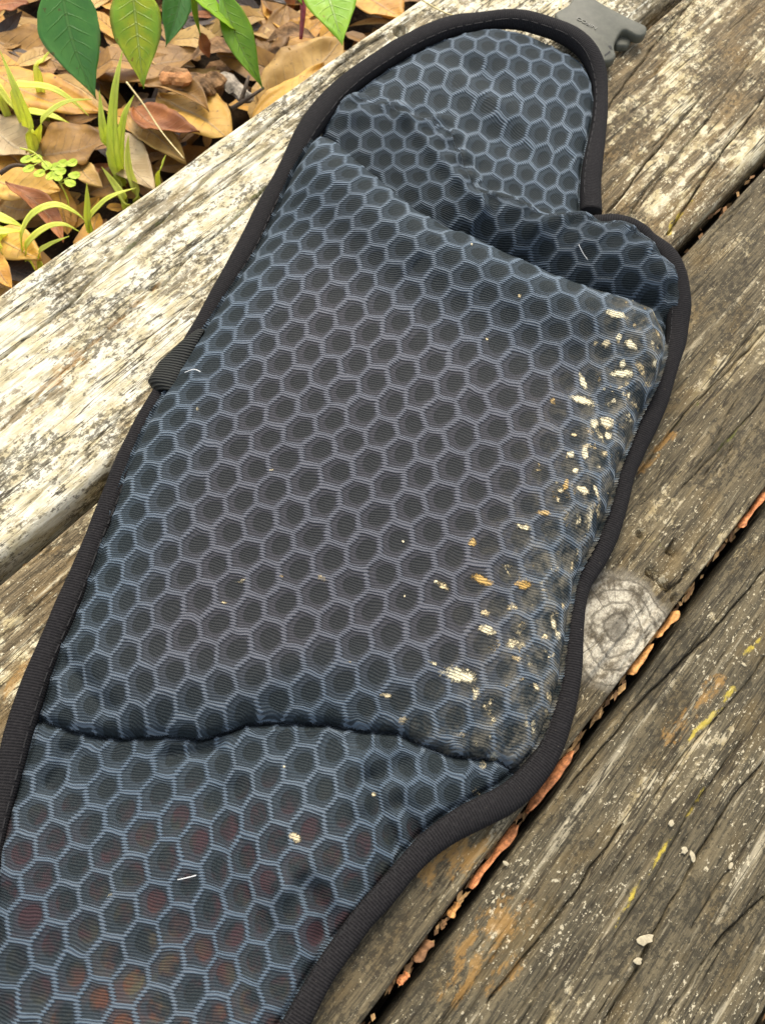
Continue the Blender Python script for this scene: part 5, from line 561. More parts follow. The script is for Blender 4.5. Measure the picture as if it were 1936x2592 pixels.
for pi, (key, ya, yb, th, mat, rl, rr) in enumerate(PLANKS):
    step = 0.5 if key in 'ABCD' else 2.0
    ys = np.arange(ya, yb - 1e-6, -step)
    if ys[-1] > yb: ys = np.r_[ys, yb]
    X, Y = np.meshgrid(xs, ys, indexing='ij')
    da = ya - Y; db = Y - yb
    edge = lambda d, r: np.where(d < r, r - np.sqrt(np.clip(r * r - (r - np.clip(d, 0, r)) ** 2, 0, None)), 0.0)
    wl_ = rl * (0.8 + 0.5 * vnoise(X / 60, Y * 0, 11 + pi, 2)); wr_ = rr * (0.8 + 0.5 * vnoise(X / 50, Y * 0, 21 + pi, 2))
    Z = -edge(da, np.clip(wl_, 1.2, None)) - edge(db, np.clip(wr_, 1.2, None))
    grain = vnoise(X / 70, Y / 2.6, 31 + pi, 3); grain2 = vnoise(X / 160, Y / 9.0, 41 + pi, 2)
    Z += 0.38 * grain + 0.5 * grain2
    Z -= 0.9 * np.clip(vnoise(X / 45, Y / 1.7, 51 + pi, 2) - 0.45, 0, None)       # small checks along the grain
    for sd_, am in ((91, 1.6), (97, 1.1)):                                          # long thin splits
        sp_ = np.abs(vnoise(X / 150, Y / 4.6, sd_ + pi, 2)); Z -= am * np.exp(-(sp_ / 0.030) ** 2) * sst(-0.1, 0.35, vnoise(X / 40, Y / 11.0, sd_ + 3 + pi, 2))
    stain = np.zeros(X.shape + (3,))
    near_x = (X > -130) & (X < 560)
    if key in CRACKS:
        for ci, (pts, w_, dep) in enumerate(CRACKS[key]):
            P = np.asarray(pts, float); jit = 0.5 * vnoise(X / 9, X * 0 + ci, 61 + ci, 2)
            d = seg_dist(X, Y + jit, P, False)
            ww = w_ * (0.62 + 0.38 * vnoise(X / 14, X * 0 + 3.3 * ci, 71 + ci, 2)) * 0.62
            Z -= dep * np.exp(-(d / np.clip(ww, 0.28, None)) ** 2) + 0.25 * np.exp(-(d / 2.4) ** 2)
        for ch, pts, w_ in STAINS[key]:
            k = {'moss': 0, 'yellow': 1, 'rust': 2}[ch]
            stain[..., k] = np.maximum(stain[..., k], np.exp(-(seg_dist(X, Y + 0.8 * vnoise(X / 6, X * 0, 5, 2), pts, False) / w_) ** 2) * np.clip(0.62 + 0.75 * vnoise(X / 5, Y / 2.2, 77 + k, 3), 0, 1))
    if key == 'A':
        d = np.hypot(X - SCREW[0], Y - SCREW[1]); Z -= 7.0 * sst(3.8, 3.0, d)
    if key == 'C':
        d = np.hypot((X - KNOT[0]) * 0.92, Y - KNOT[1]); Z += 0.8 * np.exp(-(d / 20) ** 4) + 0.12 * np.sin(d * 2.3) * np.exp(-(d / 20) ** 4)
    n, m = X.shape
    V = np.stack([X, Y, Z], -1)
    # sides and underside as three more columns each way
    def col(y, z, jitter=0.0):
        c = np.stack([xs, np.full(n, y) + jitter * vnoise(xs / 30, xs * 0, 81 + pi, 2), np.full(n, z)], -1)
        return c[:, None]
    V = np.concatenate([col(ya - 2, -th), col(ya, -th + 2), col(ya, -th * 0.5, 0.5), col(ya, -9, 0.5), V, col(yb, -9, 0.5), col(yb, -th * 0.5, 0.5), col(yb, -th + 2), col(yb + 2, -th)], 1)
    st = np.concatenate([np.zeros((n, 4, 3)), stain, np.zeros((n, 4, 3))], 1)
    mm_ = V.shape[1]
    F = grid_faces(n, mm_)
    i = np.arange(n - 1)
    F = np.r_[F[:, ::-1][:, ::-1], np.stack([i * mm_ + mm_ - 1, i * mm_, (i + 1) * mm_, (i + 1) * mm_ + mm_ - 1], 1)]
    F = F[:, ::-1] if True else F
    # end caps
    o = link('plank', V.reshape(-1, 3), np.ascontiguousarray(F), mat, deck)
    vattr(o, 'stain', st.reshape(-1, 3))
    if key == 'A':
        a = np.linspace(0, 2 * math.pi, 16, endpoint=False)
        V2, F2 = prism([(SCREW[0] + 2.4 * math.cos(t), SCREW[1] + 2.4 * math.sin(t)) for t in a], -9, -5.2, 0.5)
        sc = link('screw_head', V2, F2, plain('dull_zinc', (0.20, 0.19, 0.17), 0.5, 0.4, 900, 0.0, 0.5, Metallic=0.6)); sc.parent = o
joist_mat = wood('joist_timber', 8.0, (0.035, 0.028, 0.018), (0.10, 0.08, 0.05), (0.3, 0.26, 0.2), 0.2, 0.2)
for x0 in (-330, 780):
    V, F = box(x0, x0 + 70, -570, -14, GROUND + 1, -34.6)
    link('joist', V, F, joist_mat, deck, smooth=False)

# leaf scraps and crumbs caught in the gap between the boards
bit_mats = [plain('rust_leaf_scrap', (0.46, 0.175, 0.065), 0.7, 0.55, 500), plain('orange_leaf_scrap', (0.50, 0.24, 0.075), 0.7, 0.5, 500), plain('brown_leaf_scrap', (0.20, 0.10, 0.045), 0.8, 0.4, 400)]
BIT_LABELS = ['long red orange leaf scrap wedged in the gap at the right picture edge', 'orange leaf scrap wedged in the gap just right of the knot', 'orange leaf scrap in the gap below the knot, above the dark crumb',
              'terracotta leaf scrap in the gap under the belt bulge', 'salmon leaf scrap in the gap below the belt, above the wood crumbs', 'small yellow brown leaf scrap in the gap, lower part', 'small brown leaf scrap in the gap near the bottom', 'lowest red brown leaf scrap in the gap at the bottom edge']
for k, (a, b) in enumerate(LEAF_BITS):
    a = np.array(a); b = np.array(b); n = 22
    t = np.linspace(0, 1, n)[:, None]
    c = a + (b - a) * t
    wv = 1.15 + 0.5 * vnoise(t[:, 0] * 4, t[:, 0] * 0, 100 + k, 1); wv *= np.clip(np.sin(np.pi * (0.06 + 0.88 * t[:, 0])) * 2.2, 0.2, 1)
    yc = -289.6 + 0.5 * vnoise(t[:, 0] * 4, t[:, 0] * 0, 120 + k, 2)
    z = -3.0 + 0.8 * vnoise(t[:, 0] * 5, t[:, 0] * 0 + 4, 140 + k, 2)
    V = []
    for q in (-1.0, -0.35, 0.35, 1.0):
        V.append(np.stack([c[:, 0], yc + q * wv, z - 1.4 * q - 0.5 * q * q], 1))
    top = np.stack(V, 1); bot = top - (0, 0, 0.35)
    VV = np.r_[top.reshape(-1, 3), bot.reshape(-1, 3)]
    F = [tuple(f) for f in grid_faces(n, 4).tolist()] + [tuple(f[::-1]) for f in grid_faces(n, 4, n * 4).tolist()]
    for i in range(n - 1):
        F.append((i * 4, (i + 1) * 4, (i + 1) * 4 + n * 4, i * 4 + n * 4)); F.append((i * 4 + 3 + n * 4, (i + 1) * 4 + 3 + n * 4, (i + 1) * 4 + 3, i * 4 + 3))
    o = link('leaf_scrap', VV, F, bit_mats[(0, 1, 1, 0, 0, 1, 2, 0)[k]], origin=(c[:, 0].mean(), -289.6, -4))
    tag(o, BIT_LABELS[k], 'leaf scrap', 'leaf scraps in the board gap')

def crumb(name, p, size, mat, seed, flat=0.5):
    r = np.random.default_rng(seed); V = []; nu, nv = 7, 5
    for i in range(nv):
        ph = math.pi * (i + 0.5) / nv
        for j in range(nu):
            th = 2 * math.pi * j / nu; q = size * 0.5 * (0.75 + 0.5 * r.random())
            V.append((p[0] + q * math.sin(ph) * math.cos(th) * 1.25, p[1] + q * math.sin(ph) * math.sin(th) * 0.85, p[2] + size * 0.5 * flat + q * flat * math.cos(ph)))
    F = [(i * nu + j, i * nu + (j + 1) % nu, (i + 1) * nu + (j + 1) % nu, (i + 1) * nu + j) for i in range(nv - 1) for j in range(nu)]
    F += [tuple(range(nu))[::-1], tuple(range((nv - 1) * nu, nv * nu))]
    return link(name, V, [f[::-1] for f in F], mat, smooth=False, origin=p)
# joined litter lying deep in all the gaps
lit = [plain('gap_litter_brown', (0.16, 0.085, 0.035), 0.85, 0.5, 300), plain('gap_litter_tan', (0.42, 0.25, 0.10), 0.8, 0.5, 300)]
for gi, (y0, y1, dens, dz) in enumerate(((-90.6, -98, 120, -12), (-190.5, -196, 150, -6), (-287.6, -294.6, 420, -5), (-386, -394, 200, -8))):
    V = []; F = []; M = []
    r = np.random.default_rng(300 + gi)
    for k in range(dens):
        cx = r.uniform(-120, 560); cy = r.uniform(y1 + 0.6, y0 - 0.6) if gi != 2 else r.uniform(-290.6, -288.2); cz = dz - 6 * r.random() ** 2 * (4 if gi != 2 else 1.5)
        s1 = r.uniform(1.0, 4.5); s2 = r.uniform(0.5, 1.3); a = r.normal(0, 0.4); t1, t2 = r.normal(0, 0.5, 2)
        u = np.array([math.cos(a), math.sin(a) * 0.4, t1 * 0.4]); v = np.array([-math.sin(a) * 0.3, math.cos(a), t2])
        b = len(V)
        c0 = np.array([cx, cy, cz])
        for q in ((-1, -0.6), (0.2, -1), (1, 0.1), (0, 0.9)): V.append(c0 + u * s1 * q[0] + v * s2 * q[1])
        V.append(c0 - (0, 0, 0.5)); F += [(b, b + 1, b + 2, b + 3), (b + 1, b, b + 4), (b + 2, b + 1, b + 4), (b + 3, b + 2, b + 4), (b, b + 3, b + 4)]
        M += [int(r.random() < 0.45)] * 5
    o = link('gap_litter', V, F, lit[0], deck, smooth=False); o.data.materials.append(lit[1]); o.data.polygons.foreach_set('material_index', M); o['kind'] = 'stuff'

flake_mat = plain('pale_wood_flake', (0.37, 0.315, 0.205), 0.8, 0.25, 700)
FLAKE_LABELS = ['small pale flake on the dark board above the two joined flakes', 'smaller of the two joined pale flakes at the long crack', 'larger of the two joined pale flakes at the long crack', 'large pale cream flake lying by the crack near the bottom',
                'pale flake nearest the right edge beside the cracks', 'short pale splinter just below the large cream flake', 'grey white flake on the rim of the gap under the belt', 'pale flake on the dark board level with the knot']
for k, ((x, y), s) in enumerate(FLAKES):
    r = np.random.default_rng(500 + k); n = 11; a0 = r.uniform(0, 6.28); el = r.uniform(0.45, 0.8)
    P_ = []
    for i in range(n):
        t = 2 * math.pi * i / n; rad = s * 0.55 * r.uniform(0.65, 1.15); u, v = rad * math.cos(t), rad * math.sin(t) * el
        P_.append((x + u * math.cos(a0) - v * math.sin(a0), y + u * math.sin(a0) + v * math.cos(a0)))
    V, F = prism(P_, 0.0, 0.75, 0.18); V = np.array(V); V[:, 2] += 0.05 * (V[:, 0] - x) + 0.06 * s
    tag(link('pale_flake', V, F, flake_mat, smooth=False, origin=(x, y, 0)), FLAKE_LABELS[k], 'flake', 'pale flakes on the boards')
# ------------------------------------------------------------------ padded hip belt
belt = empty('hip_belt', (150, -170, 0), 'padded blue grey hip belt with hexagon mesh fabric and black edge binding', 'hip belt')
st_ = 0.5
poly = np.r_[np.asarray(EDGE_LEFT), np.asarray(EDGE_RIGHT)]
X, Y = np.meshgrid(np.arange(-172, 392, st_), np.arange(-284, -18, st_), indexing='ij')
ins = inside(X, Y, poly)
dE = seg_dist(X, Y, poly, True)
keep = ins | (dE < np.where((X > 262) & (Y < -140), 4.0, 1.6))
# work on kept points only
idx = np.full(X.shape, -1); idx[keep] = np.arange(keep.sum())
px_, py_ = X[keep], Y[keep]
h, sT, sB, dt, dR = belt_height(px_, py_)
dsg = np.where(ins[keep], dE[keep], -dE[keep])
h = h - 2.2 * sst(1.5, -1.6, dsg) - 1.5 * sst(-1.6, -4.0, dsg)
ij = np.zeros((len(px_), 2))
zone_up = (sT < -0.4) & (dR > -1.0); zone_strip = (sT < -0.4) & ~zone_up; zone_low = (sB < 0) & ~zone_up & ~zone_strip; zone_pad = ~(zone_up | zone_strip | zone_low)
for msk, (ctrl, coef) in ((zone_up, LAT_UP), (zone_strip, LAT_STRIP), (zone_low, LAT_LOW), (zone_pad, LAT_PAD)):
    ij[msk] = tps(px_[msk], py_[msk], ctrl, coef)
hx = np.stack([ij[:, 1] * math.sqrt(3) / 2, -ij[:, 0] + 0.5 * ij[:, 1]], 1)
hx[:, 0] += 0.075 * vnoise(px_ / 7.5, py_ / 7.5, 401, 2); hx[:, 1] += 0.075 * vnoise(px_ / 7.5, py_ / 7.5, 421, 2)
def hex_local(p):
    r3 = math.sqrt(3); hh = np.array([r3, 1.0])
    a = np.mod(p + hh / 2, hh) - hh / 2; b = np.mod(p, hh) - hh / 2
    q = np.where(((a ** 2).sum(1) < (b ** 2).sum(1))[:, None], a, b)
    m = np.maximum(np.abs(q[:, 1]), np.maximum(np.abs(q[:, 0] * 0.8660254 + q[:, 1] * 0.5), np.abs(q[:, 0] * 0.8660254 - q[:, 1] * 0.5)))
    return q, m
crush = 0.30 * np.exp(-(dR / 7.0) ** 2) * (sT < 0) + 0.16 * np.exp(-(sB / 8.0) ** 2)
hx[:, 0] += crush * vnoise(px_ / 5.5, py_ / 5.5, 441, 2); hx[:, 1] += crush * vnoise(px_ / 5.5, py_ / 5.5, 461, 2)
q, m = hex_local(hx)
relief = 0.34 * sst(0.35, 0.46, m) - 0.20 * sst(0.40, 0.10, np.hypot(q[:, 0] - 0.04, q[:, 1] - 0.02))
mud = np.zeros((len(px_), 3))
for (mx, my, a, b, c, d, tone, s) in MUD:
    u = a * (px_ - mx) + b * (py_ - my); v = c * (px_ - mx) + d * (py_ - my)
    k = s * np.exp(-((u * u + v * v) / 1.3) ** 1.4)
    upd = k > mud[:, 0]; mud[:, 1] = np.where(upd, tone, mud[:, 1]); mud[:, 0] = np.maximum(mud[:, 0], k)
r_ = np.random.default_rng(44); er_ = np.asarray([p for p in EDGE_RIGHT if 70 < p[0] < 258])
for _ in range(110):
    e_ = er_[r_.integers(len(er_))]; mx, my = e_[0] + r_.normal(-3, 5), e_[1] + abs(r_.normal(0, 13)) + 2
    rad_ = r_.uniform(0.5, 1.7); an_ = r_.uniform(0, 3.14); el_ = r_.uniform(1, 2.6)
    u = (math.cos(an_) * (px_ - mx) + math.sin(an_) * (py_ - my)) / (rad_ * el_); v = (-math.sin(an_) * (px_ - mx) + math.cos(an_) * (py_ - my)) / rad_
    k = r_.uniform(0.38, 0.72) * np.exp(-((u * u + v * v) / 1.3) ** 1.4); upd = k > mud[:, 0]
    mud[:, 1] = np.where(upd, r_.uniform(0, 0.6), mud[:, 1]); mud[:, 0] = np.maximum(mud[:, 0], k)
drt = seg_dist(px_, py_, [p for p in EDGE_RIGHT if 60 < p[0] < 262], False)
mud[:, 2] = np.exp(-(drt / 26) ** 2) * zone_pad
zone = np.zeros((len(px_), 3))
zone[:, 2] = zone_pad * sst(12, 75, sT) * sst(0, 40, sB) * sst(4, 40, dt)  # weight of the painted sun and sky tint, strongest mid-pad
zone[:, 0] = sst(-12, -40, sB) * zone_low; zone[:, 1] = sst(0, 1, np.clip((-18 - px_) / 28, 0, 1)) * sst(-205, -225, py_) * zone_low
zz = h + relief * (1 - 0.5 * mud[:, 0]) + 0.4 * mud[:, 0] * (0.55 + 0.45 * vnoise(px_ / 0.9, py_ / 0.9, 9, 2))
V = np.stack([px_, py_, zz], 1)
I = idx
quads = np.stack([I[:-1, :-1], I[1:, :-1], I[1:, 1:], I[:-1, 1:]], -1).reshape(-1, 4)
quads = quads[(quads >= 0).all(1)]
# cut the surface into its three sewn sections: upper, pad, lower
lab = np.where(zone_up | zone_strip, 0, np.where(zone_low, 2, 1))
fl = lab[quads]
fabric = fabric_mat()
hide = (fl.max(1) == 0) * 0 + (fl.min(1) == 2) * 2 + ((fl.max(1) > 0) & (fl.min(1) < 2)) * 1
for part, name in ((0, 'upper_mesh_panel'), (1, 'padded_mesh_panel'), (2, 'lower_mesh_pocket')):
    Q = quads[hide == part]
    used = np.unique(Q); rm = np.full(len(V), -1); rm[used] = np.arange(len(used))
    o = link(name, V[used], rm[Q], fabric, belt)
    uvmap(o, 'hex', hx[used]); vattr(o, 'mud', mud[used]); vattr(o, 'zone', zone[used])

bind = binding_mat()
thread = plain('black_thread', (0.009, 0.008, 0.008), 0.8, 0.3, 900)
BL = np.asarray(BIND_LEFT); BR = np.asarray(BIND_RIGHT)
def make_binding(B, inner_sign, stitch_from, stitch_to, dusty):
    n = len(B) * 3
    t = np.linspace(0, 1, len(B)); tt = np.linspace(0, 1, n)
    P = np.stack([np.interp(tt, t, B[:, k]) for k in range(4)], 1)
    for _ in range(6): P[1:-1] = 0.5 * P[1:-1] + 0.25 * (P[:-2] + P[2:])
    wob = vnoise(tt * 40, tt * 0, 900 + int(inner_sign > 0), 2)
    hw = P[:, 3] * 0.5 * (0.84 + 0.07 * wob) + 0.2
    hh = np.minimum(hw * 0.85, 4.6)
    C = P[:, :3].copy(); C[:, 2] = np.maximum(C[:, 2], hh + 0.35)
    V, F, uv = sweep(C, hw, hh, 16, 0.8)
    o = link('edge_binding', V, F, bind, belt); uvmap(o, 'run', uv)
    d = 0.22 + 0.78 * np.repeat(sst(dusty[0], dusty[1], C[:, 0]) * sst(dusty[3], dusty[2], C[:, 0]), 16)
    vattr(o, 'dust', np.stack([d, d, d], 1))
    # row of stitches on the shoulder towards the mesh
    T, S, N = frames(C)
    run = np.r_[0, np.cumsum(np.linalg.norm(np.diff(C, axis=0), axis=1))]
    SV = []; SF = []
    for s in np.arange(stitch_from * run[-1], stitch_to * run[-1], 2.5):
        k = min(np.searchsorted(run, s), len(C) - 2)
        a = 0.62
        c0 = C[k] + S[k] * inner_sign * hw[k] * math.cos(a) * 0.95 + N[k] * hh[k] * (math.sin(a) ** 0.8 + 0.05)
        tdir = T[k]; sdir = S[k] * inner_sign
        b = len(SV); L, Wd, Hh = 0.85, 0.28, 0.28
        for x in (-1, 1):
            for y in (-1, 1):
                for z in (-1, 1): SV.append(c0 + tdir * x * L + sdir * y * Wd + N[k] * z * Hh)
        SF += [tuple(b + v for v in f) for f in [(0, 1, 3, 2), (4, 6, 7, 5), (0, 4, 5, 1), (2, 3, 7, 6), (0, 2, 6, 4), (1, 5, 7, 3)]]
    so = link('stitching', SV, SF, thread, smooth=False); so.parent = o; so['kind'] = 'stuff'
    so.location = (0, 0, 0); so.matrix_parent_inverse = Matrix()
    so.location = o.location * 0
    return o
b1 = make_binding(BL, 1, 0.02, 0.99, (500, 501, -900, -901))
b2 = make_binding(BR, 1, 0.03, 0.97, (60, 120, 235, 300))

# webbing loop on the left edge
web = G('ribbed_webbing')
wx = web.node('ShaderNodeUVMap', uv_map='run').outputs[0]; ux, uy, _ = web.sep(wx)
rb = web.math('SINE', web.math('MULTIPLY', ux, 2 * math.pi / 1.25))
web_mat = web.done(web.mix(web.ramp(rb, -0.6, 0.6), (0.005, 0.0055, 0.005), (0.024, 0.025, 0.021)), 0.75, web.bump(rb, 0.0003, 0.8), 0.2)
tb = np.asarray(TAB, float)
# the loop is a flat band folded over the binding, bulging outward
p0 = (tb[0] + tb[5]) / 2; p1 = (tb[2] + tb[4]) / 2
ax = (tb[3] - tb[0]); axl = np.linalg.norm(ax); ax /= axl
nv_ = np.array([-ax[1], ax[0]])
if (tb[1] - tb[0]) @ nv_ < 0: nv_ = -nv_
n1, n2 = 26, 12
VV = []; UU = []
for a in range(n1):
    s = a / (n1 - 1)
    base = tb[0] + ax * axl * s
    bulge = 9.5 * float(np.interp(s, [0, 0.25, 0.55, 0.88, 1], [0.05, 0.5, 0.95, 1.0, 0.45]))
    for b in range(n2):
        t = b / (n2 - 1)                       # around the fold: inner top edge -> outer -> underside
        an = math.pi * (0.02 + 0.9 * t)
        off = -5.0 + (5.0 + bulge) * math.sin(an) ** 0.8 if t < 0.55 else -5.0 + (5.0 + bulge) * math.sin(an) ** 0.8
        z = 5.6 + 6.4 * math.cos(an) + 0.5 * math.sin(s * 9)
        VV.append((base[0] + nv_[0] * off, base[1] + nv_[1] * off, max(z, 0.6))); UU.append((s * axl, t))
loop_o = link('webbing_loop', VV, grid_faces(n1, n2), web_mat, belt); uvmap(loop_o, 'run', UU)
sol = loop_o.modifiers.new('thickness', 'SOLIDIFY'); sol.thickness = 0.0012; sol.offset = -1

# ---- buckle at the tip of the belt
plastic = plain('olive_grey_plastic', (0.076, 0.074, 0.053), 0.58, 0.14, 260, 0.00008, 0.28)
dark_pl = plain('dark_slot', (0.012, 0.012, 0.010), 0.7, 0.2, 300)
def rounded(poly, k=2):
    P = np.asarray(poly, float)
    for _ in range(k): P = np.stack([0.78 * P + 0.22 * np.roll(P, -1, 0), 0.22 * P + 0.78 * np.roll(P, -1, 0)], 1).reshape(-1, 2)
    return P
V, F = prism(rounded(BUCKLE, 2), 3.8, 9.0, 1.2)
body = link('buckle', V, F, plastic, belt); body['label'] = 'olive grey plastic side release buckle half'
V, F = prism(rounded(PRONG, 2), 0.8, 5.0, 1.2); pr = link('prong', V, F, plastic); pr.parent = body
V, F = prism(rounded(np.asarray(BUCKLE)[[0, 1, 6, 16, 20, 22, 23]] * 0.9 + np.asarray(BUCKLE)[[0, 1, 6, 16, 20, 22, 23]].mean(0) * 0.1, 2), 0.6, 3.6, 0.8); pr = link('lower_shell', V, F, plastic); pr.parent = body
for sl in SLOTS:
    V, F = prism(sl, 8.6, 9.12, 0.0); so = link('slot', V, F, dark_pl, smooth=False); so.parent = body
for c in body.children: c.location = (0, 0, 0)
nl = np.asarray(NAME_LINE, float)
fc = bpy.data.curves.new('maker_name', 'FONT'); fc.body = 'NIFCO'; fc.extrude = 0.00018; fc.align_x = 'LEFT'; fc.size = 1.0
to = bpy.data.objects.new('maker_name', fc); COL.objects.link(to)
bpy.context.view_layer.update()
dg = bpy.context.evaluated_depsgraph_get()
tm = bpy.data.meshes.new_from_object(to.evaluated_get(dg)); bpy.data.objects.remove(to)
co = np.array([v.co[:] for v in tm.vertices]); 
co[:, 0] -= co[:, 0].min(); sc_ = np.linalg.norm(nl[1] - nl[0]) / co[:, 0].max()
dx = (nl[1] - nl[0]); dx /= np.linalg.norm(dx); dy = np.array([-dx[1], dx[0]])
yscale = sc_ * 0.85
W3 = np.stack([nl[0][0] + dx[0] * co[:, 0] * sc_ + dy[0] * co[:, 1] * yscale, nl[0][1] + dx[1] * co[:, 0] * sc_ + dy[1] * co[:, 1] * yscale, 9.02 + np.clip(co[:, 2], 0, 1) / max(co[:, 2].max(), 1e-6) * 0.32], 1)
tm_o = link('maker_name', W3, [tuple(p.vertices) for p in tm.polygons], plain('worn_plastic_edge', (0.125, 0.12, 0.095), 0.45, 0.1, 300), smooth=False)
tm_o.parent = body

# stray pale fibres lying on the mesh
fib_mat = plain('pale_fibre', (0.62, 0.62, 0.60), 0.5, 0.1, 300)
for path, lb in ((FIBRE_A, 'tiny curved pale fibre on the mesh beside the webbing loop'), (FIBRE_B, 'short bright white fibre on the lower mesh pocket'), (FIBRE_C, 'thin pale fibre on the folded mesh near the bulging corner')):
    q_ = np.array(path, float); hz = belt_height(q_[:, 0], q_[:, 1])[0]
    V, F, uv = sweep(spline(np.c_[q_, hz + 1.3], 14), 0.16, 0.16, 5); tag(link('pale_fibre', V, F, fib_mat, origin=V[0]), lb, 'fibre')
# ------------------------------------------------------------------ leaf litter, grass and shrub beside the deck
LM = {
    'orange': leaf_mat('orange_dead_leaf', (0.66, 0.345, 0.045), (0.48, 0.225, 0.030), (0.42, 0.25, 0.10), spots=(0.09, 0.045, 0.02)),
    'orange_pale': leaf_mat('pale_orange_dead_leaf', (0.76, 0.46, 0.095), (0.62, 0.345, 0.055), (0.55, 0.36, 0.15), spots=(0.20, 0.09, 0.03)),
    'brown': leaf_mat('brown_dead_leaf', (0.41, 0.215, 0.048), (0.25, 0.125, 0.028), (0.30, 0.19, 0.09), spots=(0.06, 0.03, 0.015)),
    'tan': leaf_mat('tan_dead_leaf', (0.62, 0.39, 0.115), (0.45, 0.26, 0.066), (0.46, 0.31, 0.15), spots=(0.13, 0.07, 0.03)),
    'tan_pale': leaf_mat('beige_dead_leaf', (0.55, 0.41, 0.22), (0.42, 0.29, 0.14), (0.58, 0.45, 0.27), spots=(0.20, 0.12, 0.06)),
    'rust': leaf_mat('rust_dead_leaf', (0.42, 0.15, 0.035), (0.27, 0.085, 0.022), (0.40, 0.20, 0.08), spots=(0.08, 0.03, 0.015)),
    'dark': leaf_mat('dark_dead_leaf', (0.085, 0.055, 0.035), (0.045, 0.030, 0.020), (0.12, 0.085, 0.055)),
    'grey': leaf_mat('grey_dead_leaf', (0.30, 0.26, 0.22), (0.18, 0.15, 0.12), (0.36, 0.31, 0.26)),
    'green': leaf_mat('dark_green_leaf', (0.095, 0.29, 0.050), (0.145, 0.36, 0.065), (0.18, 0.38, 0.08), 0.32, 0.5, 0.3, spots=(0.16, 0.13, 0.03), veins=0.3, mottling=0.8),
    'green2': leaf_mat('mid_green_leaf', (0.18, 0.37, 0.020), (0.25, 0.44, 0.028), (0.22, 0.36, 0.07), 0.34, 0.5, 0.28, spots=(0.20, 0.09, 0.02)),
    'yellowgreen': leaf_mat('yellow_green_leaf', (0.44, 0.50, 0.018), (0.25, 0.42, 0.020), (0.42, 0.52, 0.10), 0.36, 0.5, 0.3, spots=(0.26, 0.12, 0.02)),
    'yellowgreen2': leaf_mat('light_green_leaf', (0.27, 0.50, 0.020), (0.36, 0.56, 0.030), (0.36, 0.52, 0.11), 0.36, 0.5, 0.35, spots=(0.30, 0.16, 0.03)),
}
def leaf_mesh(base, tip, width, bend, curl, roll, seed, wav=1.0, ns=26, nt=11, thick=0.35, droop=0.0, acum=0.0):
    b = np.array(base, float); t = np.array(tip, float); ax = t - b; L = np.linalg.norm(ax); ax /= L
    side = np.cross(ax, (0, 0, 1.0)); side /= np.linalg.norm(side); upv = np.cross(side, ax)
    c, s_ = math.cos(roll), math.sin(roll); side, upv = side * c + upv * s_, upv * c - side * s_
    S = np.linspace(0, 1, ns)[:, None]; Tt = np.linspace(-1, 1, nt)[None, :]
    prof = np.sin(np.pi * np.clip(S, 0, 1) ** 0.88) ** 0.85 * (1 - 0.16 * S) ; prof = prof * (1 - acum) + acum * np.sin(np.pi * np.clip(S, 0, 1) ** 0.74) ** 1.25; prof = np.maximum(prof, 0.012)
    edge = 1 + 0.05 * vnoise(S * 9 + seed, np.sign(Tt) * 7 + 0 * S, seed, 2)
    hw = width * 0.54 * prof * edge
    along = S * L + 0 * Tt
    lat = hw * Tt + bend * L * np.sin(np.pi * S)
    z = curl * hw * (np.abs(Tt) ** 1.7) * 0.75 + droop * L * (S * (1 - S)) * 1.2
    z = z + wav * 0.030 * L * vnoise(S * 3.2 + seed * 1.7, Tt * 1.6 + seed, seed + 3, 2) + wav * 0.07 * width * np.abs(Tt) ** 2 * vnoise(S * 6, Tt * 2 + 9, seed + 5, 2)
    z = z - 0.06 * hw * np.exp(-(Tt / 0.12) ** 2)
    P = b + ax * along[..., None] + side * lat[..., None] + upv * z[..., None]
    top = P.reshape(-1, 3); bot = top - upv * thick
    F = [tuple(f) for f in grid_faces(ns, nt).tolist()] + [tuple(f[::-1]) for f in grid_faces(ns, nt, ns * nt).tolist()]
    n = ns * nt
    for i in range(ns - 1):
        for j in (0, nt - 1):
            a, d = i * nt + j, (i + 1) * nt + j
            F.append((a, d, d + n, a + n) if j == 0 else (a + n, d + n, d, a))
    uv = np.stack([(S + 0 * Tt).ravel(), (Tt + 0 * S).ravel()], 1); uv = np.r_[uv, uv]
    return np.r_[top, bot], [f[::-1] for f in F], uv

for k, (nm, b, t, wd, colr, lb, bend, curl, roll) in enumerate(DEAD_LEAVES):
    V, F, uv = leaf_mesh(b, t, wd, bend, curl, roll, 20 + k, 1.25)
    low = V[:, 2].min()
    if low < GROUND + 2: V[:, 2] += GROUND + 2 - low
    o = link('dead_leaf', V, F, LM[colr], origin=V.mean(0)); uvmap(o, 'leaf', uv)
    tag(o, lb, 'leaf', 'dead leaves on the ground beside the deck')

